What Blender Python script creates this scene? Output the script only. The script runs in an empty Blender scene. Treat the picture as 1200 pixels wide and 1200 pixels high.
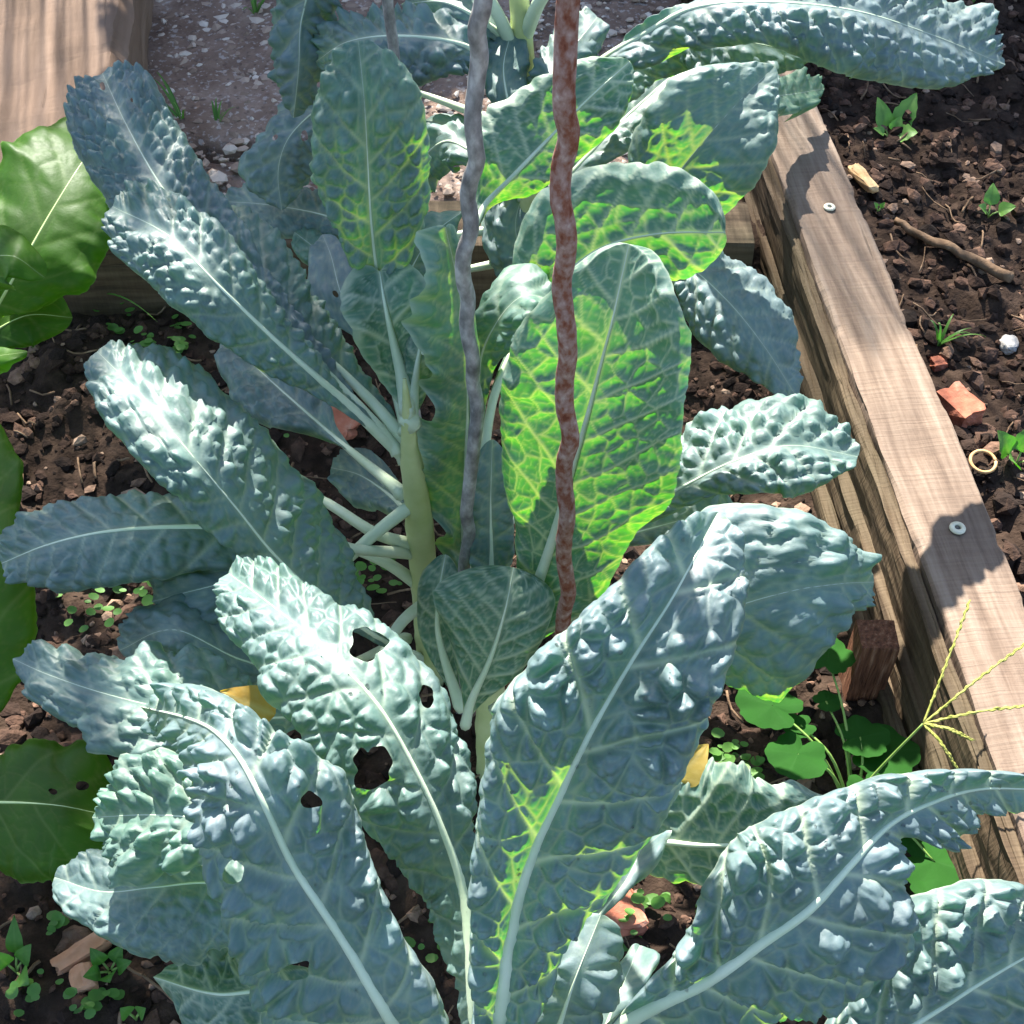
import bpy, math, random
import numpy as np
from mathutils import Vector

# ------------------------------------------------------------------ camera, world, sun
SC = bpy.context.scene
COL = SC.collection
CAM_H, PITCH, FOV = 0.96, math.radians(50), math.radians(42)
cam_d = bpy.data.cameras.new('camera')
cam_d.sensor_fit = 'HORIZONTAL'
cam_d.angle = FOV
cam_d.clip_start = 0.01
cam_d.clip_end = 500
cam = bpy.data.objects.new('camera', cam_d)
COL.objects.link(cam)
cam.location = (0, 0, CAM_H)
cam.rotation_euler = (math.pi / 2 - PITCH, 0, 0)
SC.camera = cam

SUN_TRAVEL = Vector((0.15, -0.68, -0.70)).normalized()
SUN_EL = math.asin(-SUN_TRAVEL.z)
world = bpy.data.worlds.new('World')
SC.world = world
world.use_nodes = True
wn = world.node_tree
sky = wn.nodes.new('ShaderNodeTexSky')
sky.sky_type = 'NISHITA'
sky.sun_disc = False
sky.sun_elevation = SUN_EL
sky.sun_rotation = math.atan2(-SUN_TRAVEL.x, -SUN_TRAVEL.y)
bg = wn.nodes['Background']
bg.inputs['Strength'].default_value = 0.096
wn.links.new(sky.outputs[0], bg.inputs['Color'])

sun_d = bpy.data.lights.new('sun', 'SUN')
sun_d.energy = 5.0
sun_d.angle = math.radians(0.5)
sun_d.color = (1.0, 0.95, 0.86)
sun = bpy.data.objects.new('sun', sun_d)
COL.objects.link(sun)
sun.location = (-2, 2, 4)
sun.rotation_euler = SUN_TRAVEL.to_track_quat('-Z', 'Y').to_euler()

vs = SC.view_settings
vs.view_transform = 'Standard'
vs.look = 'None'
vs.exposure = 2.1
vs.gamma = 1.0
vs.use_curve_mapping = False

# ------------------------------------------------------------------ numeric helpers
F = 600 / math.tan(FOV / 2)
C0 = np.array([0, 0, CAM_H])
FWD = np.array([0, math.cos(PITCH), -math.sin(PITCH)])
RGT = np.array([1.0, 0, 0])
UPV = np.array([0, math.sin(PITCH), math.cos(PITCH)])

def ray(px, py):
    return FWD + RGT * (px - 600) / F + UPV * (600 - py) / F

def at(px, py, z):                 # point at height z seen through a photo pixel
    d = ray(px, py)
    return C0 + d * ((z - CAM_H) / d[2])

def at_y(px, py, y):               # point at ground distance y seen through a photo pixel
    d = ray(px, py)
    return C0 + d * (y / d[1])

def project(P):
    v = P - C0
    t = v @ FWD
    return 600 + F * (v @ RGT) / t, 600 - F * (v @ UPV) / t, t

def hash2(i, j, s):
    h = (i.astype(np.int64) * 374761393 + j.astype(np.int64) * 668265263 + int(s) * 974711 + 1013904223) & 0xffffffff
    h = ((h ^ (h >> 13)) * 1274126177) & 0xffffffff
    h = (h ^ (h >> 16)) & 0xffffffff
    return h / 4294967295.0

def vnoise(x, y, s):
    x, y = np.broadcast_arrays(np.asarray(x, float), np.asarray(y, float))
    i, j = np.floor(x), np.floor(y)
    fx, fy = x - i, y - j
    fx, fy = fx * fx * (3 - 2 * fx), fy * fy * (3 - 2 * fy)
    a, b = hash2(i, j, s), hash2(i + 1, j, s)
    c, d = hash2(i, j + 1, s), hash2(i + 1, j + 1, s)
    return (a * (1 - fx) + b * fx) * (1 - fy) + (c * (1 - fx) + d * fx) * fy - 0.5

def fbm(x, y, s, n=4):
    r, a = 0, 1.0
    for k in range(n):
        r = r + a * vnoise(x * 2 ** k, y * 2 ** k, s + k * 17)
        a *= 0.5
    return r

def voronoi(x, y, s):              # F1, F2 and a random id of the nearest cell
    i, j = np.floor(x), np.floor(y)
    f1 = np.full(x.shape, 9.0); f2 = np.full(x.shape, 9.0); cid = np.zeros(x.shape)
    for di in (-1, 0, 1):
        for dj in (-1, 0, 1):
            ci, cj = i + di, j + dj
            d = np.hypot(ci + .5 + .8 * (hash2(ci, cj, s) - .5) - x, cj + .5 + .8 * (hash2(ci, cj, s + 5) - .5) - y)
            near = d < f1
            f2 = np.where(near, f1, np.minimum(f2, d))
            cid = np.where(near, hash2(ci, cj, s + 9), cid)
            f1 = np.where(near, d, f1)
    return f1, f2, cid

def spline(ts, vals, q):           # non-uniform Catmull-Rom
    ts = np.asarray(ts, float); vals = np.asarray(vals, float)
    if vals.ndim == 1: vals = vals[:, None]
    n = len(ts)
    m = np.zeros_like(vals)
    for k in range(n):
        if k == 0: m[k] = (vals[1] - vals[0]) / (ts[1] - ts[0])
        elif k == n - 1: m[k] = (vals[-1] - vals[-2]) / (ts[-1] - ts[-2])
        else: m[k] = (vals[k + 1] - vals[k - 1]) / (ts[k + 1] - ts[k - 1])
    k = np.clip(np.searchsorted(ts, q) - 1, 0, n - 2)
    h = (ts[k + 1] - ts[k]); u = ((q - ts[k]) / h)[:, None]; h = h[:, None]
    return ((2*u**3 - 3*u**2 + 1) * vals[k] + (u**3 - 2*u**2 + u) * h * m[k]
            + (-2*u**3 + 3*u**2) * vals[k + 1] + (u**3 - u**2) * h * m[k + 1])

def norm(a):
    return a / np.maximum(np.linalg.norm(a, axis=-1, keepdims=True), 1e-12)

# ------------------------------------------------------------------ mesh helpers
TRI = [0]
def mesh_obj(name, V, Fc, mat, parent=None, origin=None, smooth=True, attrs=None):
    """V world coordinates; stored relative to the parent's (or given) origin."""
    V = np.asarray(V, float).reshape(-1, 3)
    if parent is not None: origin = np.array(parent['_o'])
    o3 = np.zeros(3) if origin is None else np.asarray(origin, float)
    me = bpy.data.meshes.new(name)
    if isinstance(Fc, np.ndarray):
        n, k = Fc.shape
        me.vertices.add(len(V)); me.vertices.foreach_set('co', (V - o3).ravel())
        me.loops.add(n * k); me.loops.foreach_set('vertex_index', Fc.ravel().astype(np.int32))
        me.polygons.add(n)
        me.polygons.foreach_set('loop_start', np.arange(0, n * k, k, dtype=np.int32))
        me.update(calc_edges=True)
    else:
        me.from_pydata([tuple(v) for v in (V - o3)], [], [tuple(int(i) for i in f) for f in Fc])
    TRI[0] += sum(len(p.vertices) - 2 for p in me.polygons) if len(me.polygons) < 2000 else len(me.polygons) * 2
    me.polygons.foreach_set('use_smooth', np.full(len(me.polygons), smooth))
    for an, av in (attrs or {}).items():
        at_ = me.attributes.new(an, 'FLOAT', 'POINT')
        at_.data.foreach_set('value', np.asarray(av, np.float32).ravel())
    if mat is not None: me.materials.append(mat)
    me.validate()
    ob = bpy.data.objects.new(name, me)
    COL.objects.link(ob)
    ob['_o'] = tuple(o3)
    if parent is not None: ob.parent = parent
    else: ob.location = o3
    return ob

def sub_of(ob, parent_o):          # helper when a child's frame equals its parent's frame
    ob.parent = parent_o
    ob.location = (0, 0, 0)
    return ob

def thing(name, label, cat, origin, group=None):
    o = bpy.data.objects.new(name, None)
    COL.objects.link(o)
    o.empty_display_size = 0.05
    o.location = tuple(origin); o['_o'] = tuple(float(a) for a in origin)
    tag(o, label, cat, group)
    return o

def tag(o, label, cat, group=None):
    o['label'] = label; o['category'] = cat
    if group: o['group'] = group
    return o

def grid_faces(nr, nc, wrap=False):
    r, c = np.meshgrid(np.arange(nr - 1), np.arange(nc if wrap else nc - 1), indexing='ij')
    c2 = (c + 1) % nc
    return np.stack([r * nc + c, r * nc + c2, (r + 1) * nc + c2, (r + 1) * nc + c], -1).reshape(-1, 4)

def tube_geo(P, R, n=10, squash=None, twist=0, ripple=0, seed=0):
    P = np.asarray(P, float); m = len(P)
    R = np.broadcast_to(np.asarray(R, float), (m,))
    T = norm(np.gradient(P, axis=0))
    ref = np.array([0.31, 0.2, 0.93]) if abs(T[m // 2] @ np.array([.31, .2, .93])) < .9 else np.array([1.0, 0, 0])
    A = norm(np.cross(T, ref)); B = np.cross(T, A)
    th = np.linspace(0, 2 * np.pi, n, endpoint=False)
    rr = R[:, None] * np.ones((1, n))
    if ripple:
        L = np.concatenate([[0], np.cumsum(np.linalg.norm(np.diff(P, axis=0), axis=1))])
        rr = rr * (1 + ripple * fbm(L[:, None] / R.mean() * .8, th[None] * 1.2, seed, 3))
    V = P[:, None] + rr[..., None] * (np.cos(th)[None, :, None] * A[:, None] + np.sin(th)[None, :, None] * B[:, None])
    V = V.reshape(-1, 3)
    Fc = [tuple(f) for f in grid_faces(m, n, True)]
    Fc.append(tuple(range(n))[::-1]); Fc.append(tuple(range((m - 1) * n, m * n)))
    return V, Fc

def tube(name, P, R, mat, parent=None, n=10, **k):
    V, Fc = tube_geo(P, R, n, **k)
    return mesh_obj(name, V, Fc, mat, parent)

def join_geo(parts):
    V, Fc, n = [], [], 0
    for v, f in parts:
        V.append(np.asarray(v)); Fc += [tuple(i + n for i in q) for q in f]; n += len(v)
    return np.concatenate(V), Fc

# ------------------------------------------------------------------ materials
class NT:
    def __init__(s, name):
        s.m = bpy.data.materials.new(name); s.m.use_nodes = True
        s.t = s.m.node_tree; s.b = s.t.nodes['Principled BSDF']; s.out = s.t.nodes['Material Output']
    def n(s, typ, **k):
        nd = s.t.nodes.new(typ)
        for a, v in k.items():
            if hasattr(nd, a): setattr(nd, a, v)
            else: nd.inputs[a].default_value = v
        return nd
    def l(s, a, b): s.t.links.new(a, b)
    def coord(s, scale=(1, 1, 1), out='Object'):
        tc = s.n('ShaderNodeTexCoord'); mp = s.n('ShaderNodeMapping')
        mp.inputs['Scale'].default_value = scale
        s.l(tc.outputs[out], mp.inputs[0]); return mp.outputs[0]
    def noise(s, vec, scale, detail=4, rough=.55):
        nd = s.n('ShaderNodeTexNoise'); nd.inputs['Scale'].default_value = scale
        nd.inputs['Detail'].default_value = detail; nd.inputs['Roughness'].default_value = rough
        s.l(vec, nd.inputs['Vector']); return nd.outputs[0]
    def ramp(s, fac, stops):
        nd = s.n('ShaderNodeValToRGB'); e = nd.color_ramp.elements
        while len(e) < len(stops): e.new(0.5)
        for k, (p, c) in enumerate(stops):
            e[k].position = p; e[k].color = (*c, 1) if len(c) == 3 else c
        s.l(fac, nd.inputs[0]); return nd.outputs[0]
    def mix(s, fac, a, b, mode='MIX'):
        nd = s.n('ShaderNodeMix', data_type='RGBA', blend_type=mode)
        for inp, v in ((nd.inputs[0], fac), (nd.inputs[6], a), (nd.inputs[7], b)):
            if isinstance(v, (int, float)): inp.default_value = v
            elif isinstance(v, tuple): inp.default_value = (*v, 1)
            else: s.l(v, inp)
        return nd.outputs[2]
    def math(s, op, a, b=0.0):
        nd = s.n('ShaderNodeMath', operation=op)
        for inp, v in ((nd.inputs[0], a), (nd.inputs[1], b)):
            if isinstance(v, (int, float)): inp.default_value = v
            else: s.l(v, inp)
        return nd.outputs[0]
    def attr(s, name, typ='GEOMETRY'):
        nd = s.n('ShaderNodeAttribute', attribute_name=name, attribute_type=typ); return nd.outputs['Fac']
    def bump(s, h, strength=.3, dist=.002):
        nd = s.n('ShaderNodeBump'); nd.inputs['Strength'].default_value = strength
        nd.inputs['Distance'].default_value = dist
        s.l(h, nd.inputs['Height']); s.l(nd.outputs[0], s.b.inputs['Normal']); return nd.outputs[0]

def dew_mat():
    k = NT('dew_drop'); k.b.inputs['Transmission Weight'].default_value = 1.0
    k.b.inputs['Roughness'].default_value = .02; k.b.inputs['IOR'].default_value = 1.33; return k.m

def leaf_material(name, c_a, c_b, c_vein, tr, tr_vein, rough, spec, trans, mott=.25, spk_amt=0.0):
    k = NT(name); g = k.b
    vec = k.coord()
    vein, cell, tint = k.attr('vein'), k.attr('cell'), k.attr('tint', 'OBJECT')
    n1 = k.noise(vec, 28, 4); n2 = k.noise(vec, 260, 3)
    nt = k.ramp(k.noise(vec, 11, 3), [(.38, (0, 0, 0)), (.68, (1, 1, 1))])
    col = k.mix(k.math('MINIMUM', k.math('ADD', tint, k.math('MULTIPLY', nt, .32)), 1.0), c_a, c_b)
    var = k.math('ADD', k.math('MULTIPLY', n1, mott * 2), k.math('MULTIPLY', cell, mott * .8))
    var = k.math('ADD', var, 1 - mott * 1.4)
    cc = k.n('ShaderNodeCombineColor')
    for i in range(3): k.l(var, cc.inputs[i])
    col = k.mix(1.0, col, cc.outputs[0], 'MULTIPLY')
    spk = k.ramp(n2, [(.45, (0, 0, 0)), (.75, (1, 1, 1))])
    col = k.mix(k.math('MULTIPLY', spk, spk_amt), col, (.42, .5, .48))
    col = k.mix(vein, col, c_vein)
    k.l(col, g.inputs['Base Color'])
    rg = k.math('ADD', k.math('MULTIPLY', n2, .2), rough - .1)
    k.l(rg, g.inputs['Roughness']); g.inputs['Specular IOR Level'].default_value = spec
    nb = k.bump(k.noise(vec, 520, 3), .25, .0006)
    t = k.n('ShaderNodeBsdfTranslucent')
    tc = k.mix(k.attr('tvein'), tr, tr_vein)
    tc = k.mix(1.0, tc, cc.outputs[0], 'MULTIPLY')
    k.l(tc, t.inputs['Color']); k.l(nb, t.inputs['Normal'])
    mx = k.n('ShaderNodeMixShader'); mx.inputs[0].default_value = trans
    k.l(g.outputs[0], mx.inputs[1]); k.l(t.outputs[0], mx.inputs[2]); k.l(mx.outputs[0], k.out.inputs[0])
    return k.m

M = {}
M['dew'] = dew_mat()
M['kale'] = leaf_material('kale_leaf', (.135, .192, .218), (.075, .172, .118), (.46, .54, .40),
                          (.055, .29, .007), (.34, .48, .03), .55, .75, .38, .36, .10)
M['chard'] = leaf_material('chard_leaf', (.024, .075, .006), (.05, .13, .011), (.18, .28, .09),
                           (.16, .42, .008), (.4, .52, .08), .5, .22, .42, .3)
M['weed'] = leaf_material('weed_leaf', (.028, .105, .018), (.20, .40, .08), (.07, .18, .04),
                          (.08, .34, .015), (.2, .5, .05), .5, .35, .42, .2)
M['lobed'] = leaf_material('lobed_weed_leaf', (.018, .075, .012), (.026, .10, .016), (.035, .11, .025),  # base colour darkened to stand in for shade over this weed
                           (.04, .20, .008), (.06, .24, .02), .8, .08, .35, .2)
M['yellow'] = leaf_material('yellowed_leaf', (.42, .25, .05), (.34, .34, .10), (.5, .4, .15),
                            (.6, .42, .03), (.6, .5, .1), .5, .3, .4, .4)

def simple_mat(name, stops, scale, rough=.6, spec=.3, stretch=(1, 1, 1), bump=.4, bscale=None, bdist=.002, detail=6):
    k = NT(name); v = k.coord(stretch)
    k.l(k.ramp(k.noise(v, scale, detail), stops), k.b.inputs['Base Color'])
    k.b.inputs['Roughness'].default_value = rough; k.b.inputs['Specular IOR Level'].default_value = spec
    if bump: k.bump(k.noise(v, bscale or scale * 2, detail), bump, bdist)
    return k.m

M['rib'] = simple_mat('pale_midrib', [(.3, (.40, .50, .33)), (.7, (.54, .61, .45))], 40, .45, .4, bump=.15)
M['rib_chard'] = simple_mat('chard_midrib', [(.3, (.32, .44, .14)), (.7, (.45, .55, .25))], 40, .35, .5, bump=.15)
M['stem'] = simple_mat('kale_stem', [(.3, (.36, .42, .16)), (.7, (.50, .54, .28))], 30, .45, .4, bump=.3)
M['green_stem'] = simple_mat('weed_stem', [(.3, (.14, .26, .05)), (.7, (.24, .34, .09))], 60, .5, .3)
M['straw'] = simple_mat('grass_seedhead', [(.3, (.17, .19, .03)), (.7, (.29, .28, .08))], 90, .6, .2)
M['soil'] = simple_mat('soil', [(.2, (.011, .007, .005)), (.5, (.033, .021, .015)), (.8, (.072, .047, .033))], 45, .95, .1, bump=.9, bscale=120, bdist=.006)
M['metal'] = simple_mat('galvanised_steel', [(.33, (.11, .105, .10)), (.45, (.20, .192, .183)), (.55, (.29, .28, .267)), (.68, (.44, .43, .41))], 130, .5, .5, (1, 1, .6), bump=.5, bscale=160, bdist=.001)
M['metal'].node_tree.nodes['Principled BSDF'].inputs['Metallic'].default_value = .15
M['rust'] = simple_mat('rusted_steel', [(.32, (.13, .03, .014)), (.42, (.20, .07, .04)), (.5, (.24, .125, .095)), (.62, (.32, .20, .165)), (.76, (.46, .36, .31))], 210, .75, .3, (1, 1, .7), bump=.8, bscale=220, bdist=.0012, detail=8)
M['washer'] = simple_mat('zinc_washer', [(.3, (.45, .42, .30)), (.7, (.62, .60, .48))], 90, .45, .5, bump=.2)
M['dark'] = simple_mat('screw_head', [(.3, (.04, .04, .035)), (.7, (.10, .10, .09))], 200, .5, .5)
M['brick'] = simple_mat('broken_brick', [(.25, (.22, .07, .04)), (.6, (.36, .13, .08)), (.85, (.5, .32, .24))], 60, .9, .2, bump=.7, bdist=.003)
M['stone'] = simple_mat('pale_stone', [(.3, (.34, .32, .29)), (.7, (.55, .53, .49))], 60, .85, .2)
M['stick'] = simple_mat('dry_stick', [(.3, (.10, .06, .035)), (.6, (.20, .13, .08)), (.8, (.34, .25, .17))], 70, .85, .15, (1, 1, 1), bump=.8, bdist=.002)
M['terracotta'] = simple_mat('terracotta_shard', [(.3, (.40, .18, .09)), (.7, (.58, .32, .20))], 50, .85, .2)
M['husk'] = simple_mat('dry_husk', [(.3, (.40, .22, .08)), (.7, (.66, .46, .26))], 60, .7, .2)
M['bark'] = simple_mat('split_wood', [(.3, (.06, .022, .012)), (.55, (.18, .075, .04)), (.8, (.38, .22, .14))], 30, .8, .2, (8, 8, .7), bump=1, bdist=.006)
M['moss'] = simple_mat('moss', [(.3, (.03, .05, .012)), (.7, (.09, .13, .03))], 90, .95, .1, bump=.8, bdist=.004)

def clod_mat():
    k = NT('soil_clods'); v = k.coord()
    a = k.attr('cell')
    base = k.ramp(a, [(.0, (.014, .009, .007)), (.45, (.045, .026, .018)), (.72, (.092, .052, .036)), (.9, (.17, .10, .068)), (1, (.30, .21, .15))])
    k.l(k.mix(.8, base, k.ramp(k.noise(v, 160), [(.3, (.5, .5, .5)), (.7, (1.3, 1.3, 1.3))]), 'MULTIPLY'), k.b.inputs['Base Color'])
    k.b.inputs['Roughness'].default_value = .92; k.b.inputs['Specular IOR Level'].default_value = .15
    k.bump(k.noise(v, 260), .8, .003); return k.m
M['clod'] = clod_mat()

def wood_mat(name, cols, gscale=1.0, rough=.8, saw_amt=1.0):
    """timber: length along object Y"""
    k = NT(name)
    v = k.coord((1, .06, 1))
    f = k.noise(v, 95 * gscale, 8, .62)
    w = k.noise(k.coord((1, .22, 1)), 16, 5)
    saw = k.noise(k.coord((.25, 9, 1)), 34, 3)            # saw marks across the grain
    fac = k.math('ADD', k.math('ADD', k.math('MULTIPLY', f, .62), k.math('MULTIPLY', w, .3)), k.math('MULTIPLY', saw, .12 * saw_amt))
    col = k.ramp(fac, [(.36, cols[0]), (.47, cols[1]), (.56, cols[2]), (.68, cols[3])])
    crack = k.noise(k.coord((1, .03, 1)), 60, 3)
    cr = k.ramp(crack, [(.30, (1, 1, 1)), (.345, (0, 0, 0))])
    col = k.mix(k.math('MULTIPLY', cr, .75), col, (.02, .014, .01))
    patch = k.ramp(k.noise(k.coord((1, .5, 1)), 11, 4), [(.42, (0, 0, 0)), (.66, (1, 1, 1))])
    col = k.mix(k.math('MULTIPLY', patch, .45), col, cols[4])
    k.l(col, k.b.inputs['Base Color'])
    k.b.inputs['Roughness'].default_value = rough; k.b.inputs['Specular IOR Level'].default_value = .2
    hh = k.math('SUBTRACT', k.math('ADD', f, k.math('MULTIPLY', saw, .5 * saw_amt)), k.math('MULTIPLY', cr, .8))
    k.bump(hh, .7, .0025)
    return k.m
M['timber'] = wood_mat('weathered_timber', [(.07, .046, .033), (.142, .099, .072), (.20, .147, .110), (.27, .21, .165), (.125, .09, .068)])
M['timber_old'] = wood_mat('dark_timber', [(.03, .020, .012), (.065, .043, .025), (.10, .07, .042), (.15, .11, .07), (.055, .050, .026)])  # dark timber; on the bed's inner boards this colour stands in for shade
M['sleeper'] = wood_mat('smooth_sleeper', [(.11, .068, .043), (.18, .118, .08), (.24, .165, .118), (.32, .24, .18), (.20, .13, .09)], .35, saw_amt=0)

def concrete_mat():
    k = NT('aggregate_concrete'); v = k.coord()
    c = k.ramp(k.noise(v, 22, 6), [(.3, (.13, .078, .052)), (.55, (.22, .145, .105)), (.75, (.33, .24, .185))])
    sp = k.ramp(k.noise(v, 150, 4), [(.56, (0, 0, 0)), (.64, (1, 1, 1))])
    c = k.mix(k.math('MULTIPLY', sp, .5), c, (.5, .45, .41))
    sp2 = k.ramp(k.noise(v, 120, 4), [(.34, (1, 1, 1)), (.42, (0, 0, 0))])
    c = k.mix(k.math('MULTIPLY', sp2, .6), c, (.07, .045, .035))
    k.l(c, k.b.inputs['Base Color']); k.b.inputs['Roughness'].default_value = .9
    k.bump(k.noise(v, 130, 6), .8, .004); return k.m
M['concrete'] = concrete_mat()

def pebble_mat():
    k = NT('pebbles'); a = k.attr('cell')
    k.l(k.ramp(a, [(0, (.20, .13, .09)), (.5, (.38, .28, .21)), (1, (.60, .52, .43))]), k.b.inputs['Base Color'])
    k.b.inputs['Roughness'].default_value = .75; return k.m
M['pebble'] = pebble_mat()

rng = np.random.default_rng(7)
random.seed(7)

# ------------------------------------------------------------------ ground
BDIR = np.array([math.sin(math.radians(-5.3)), math.cos(math.radians(-5.3)), 0])   # along the right-hand beam
BPER = np.array([BDIR[1], -BDIR[0], 0])
BEAM_Z = 0.10
b_in = at(985, 400, BEAM_Z); b_out = at(1075, 400, BEAM_Z)
BW = (b_out - b_in) @ BPER
REAR_Y = 1.09

def beam_u(x, y):                  # signed distance to the right of the beam's inner face
    return (x - b_in[0]) * BPER[0] + (y - b_in[1]) * BPER[1]

def soil_z(x, y):
    r = 1 / (1 + np.exp(-(beam_u(x, y) - BW * .5) / .012))
    z = .035 * r + fbm(x * 7, y * 7, 3, 3) * .03 + fbm(x * 34, y * 34, 9, 4) * .016
    back = 1 / (1 + np.exp(-(y - REAR_Y - .04) / .012)) * (1 - r)
    return z + .03 * back

xs = np.concatenate([[-60, -15, -5, -2, -1.3], np.arange(-.95, .951, .006), [1.3, 2, 5, 15, 60]])
ys = np.concatenate([[-60, -15, -5, -2, -.6, -.2], np.arange(.02, 2.0, .007), [2.3, 3, 5, 15, 60]])
X, Y = np.meshgrid(xs, ys)
ground = mesh_obj('soil', np.stack([X, Y, soil_z(X, Y)], -1), grid_faces(len(ys), len(xs)), M['soil'])
ground['kind'] = 'structure'

def clods(name, spots, mat, flat=.7):
    ico_v = np.array([(0, 0, 1), (.89, 0, .45), (.28, .85, .45), (-.72, .53, .45), (-.72, -.53, .45), (.28, -.85, .45),
                      (.72, .53, -.45), (-.28, .85, -.45), (-.89, 0, -.45), (-.28, -.85, -.45), (.72, -.53, -.45), (0, 0, -1)])
    ico_f = np.array([(0, 1, 2), (0, 2, 3), (0, 3, 4), (0, 4, 5), (0, 5, 1), (1, 6, 2), (2, 7, 3), (3, 8, 4), (4, 9, 5), (5, 10, 1),
                      (6, 7, 2), (7, 8, 3), (8, 9, 4), (9, 10, 5), (10, 6, 1), (6, 11, 7), (7, 11, 8), (8, 11, 9), (9, 11, 10), (10, 11, 6)])
    n = len(spots); S = np.asarray(spots)
    V = ico_v[None] * (1 + rng.uniform(-.35, .35, (n, 12, 1)))
    V = V * rng.uniform(.6, 1.4, (n, 1, 3)) * np.array([1, 1, flat])
    a = rng.uniform(0, 6.28, n); ca, sa = np.cos(a), np.sin(a)
    Vx = V[..., 0] * ca[:, None] - V[..., 1] * sa[:, None]; Vy = V[..., 0] * sa[:, None] + V[..., 1] * ca[:, None]
    V = np.stack([Vx, Vy, V[..., 2]], -1) * S[:, None, 3:4] + S[:, None, :3]
    Fc = (ico_f[None] + 12 * np.arange(n)[:, None, None]).reshape(-1, 3)
    c = np.repeat(rng.uniform(0, 1, n) ** 1.3, 12)
    o = mesh_obj(name, V.reshape(-1, 3), Fc, mat, smooth=False, attrs={'cell': c}); o['kind'] = 'stuff'; return o

n = 22000
cx = rng.uniform(-.75, .85, n); cy = rng.uniform(.12, 1.75, n)
keep = ((cy < REAR_Y - .01) | (beam_u(cx, cy) > BW)) & ((beam_u(cx, cy) < -.04) | (beam_u(cx, cy) > BW + .012))
cx, cy = cx[keep], cy[keep]
cs = .0022 + .0085 * rng.uniform(0, 1, len(cx)) ** np.where(beam_u(cx, cy) > 0, 2.3, 3.2)
clods('soil_crumbs', np.stack([cx, cy, soil_z(cx, cy) + cs * .15, cs], -1), M['clod'])

# fibrous litter: thin roots and straw bits on the soil
parts = []
for k in range(900):
    x, y = rng.uniform(-.7, .8), rng.uniform(.2, 1.6)
    u = beam_u(x, y)
    if -.05 < u < BW + .02 or (y > REAR_Y and u < 0): continue
    a = rng.uniform(0, 6.28); L = rng.uniform(.01, .045)
    ts = np.linspace(-.5, .5, 5); bend = rng.uniform(-.4, .4)
    px_ = x + L * (ts * math.cos(a) - bend * ts ** 2 * math.sin(a)); py_ = y + L * (ts * math.sin(a) + bend * ts ** 2 * math.cos(a))
    P = np.stack([px_, py_, soil_z(px_, py_) + .004 + rng.uniform(0, .004)], -1)
    parts.append(tube_geo(P, rng.uniform(.0006, .0016), 4))
V, Fc = join_geo(parts)
lit = mesh_obj('root_litter', V, Fc, M['stick']); lit['kind'] = 'stuff'

# paving behind the bed
def slab(name, x0, x1, y0, y1, z, mat, seed, thick=.05):
    nx, ny = max(2, int((x1 - x0) / .01)), max(2, int((y1 - y0) / .01))
    gx, gy = np.meshgrid(np.linspace(x0, x1, nx), np.linspace(y0, y1, ny))
    e = np.minimum(np.minimum(gx - x0, x1 - gx), np.minimum(gy - y0, y1 - gy))
    gz = z + fbm(gx * 60, gy * 60, seed, 3) * .004 - .012 * np.exp(-e / .008)
    V = np.stack([gx, gy, gz], -1).reshape(-1, 3)
    Fc = [tuple(f) for f in grid_faces(ny, nx)]
    ring = list(range(nx)) + [r * nx + nx - 1 for r in range(1, ny)] + list(range(ny * nx - 2, (ny - 1) * nx - 1, -1)) + [r * nx for r in range(ny - 2, 0, -1)]
    low = V[ring] - np.array([0, 0, thick]); b = len(V)
    V = np.concatenate([V, low])
    for k in range(len(ring)):
        k2 = (k + 1) % len(ring); Fc.append((ring[k2], ring[k], b + k, b + k2))
    return mesh_obj(name, V, Fc, mat)
paving = slab('paving_slab', -.62, -.12, REAR_Y + .20, 1.75, .075, M['concrete'], 31)
paving['kind'] = 'structure'
pav2 = slab('paving_slab', -.62, -.12, REAR_Y + .09, REAR_Y + .187, .066, M['concrete'], 37)
pav2['kind'] = 'structure'
pav3 = slab('paving_slab', -.113, .22, REAR_Y + .09, 1.75, .07, M['concrete'], 41)
pav3['kind'] = 'structure'
n = 2600
px_ = rng.uniform(-.61, .2, n); py_ = rng.uniform(REAR_Y + .1, 1.74, n)
clods('paving_pebbles', np.stack([px_, py_, np.full(n, .0735), .0022 + .006 * rng.uniform(0, 1, n) ** 2.2], -1), M['pebble'], .5)

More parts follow.
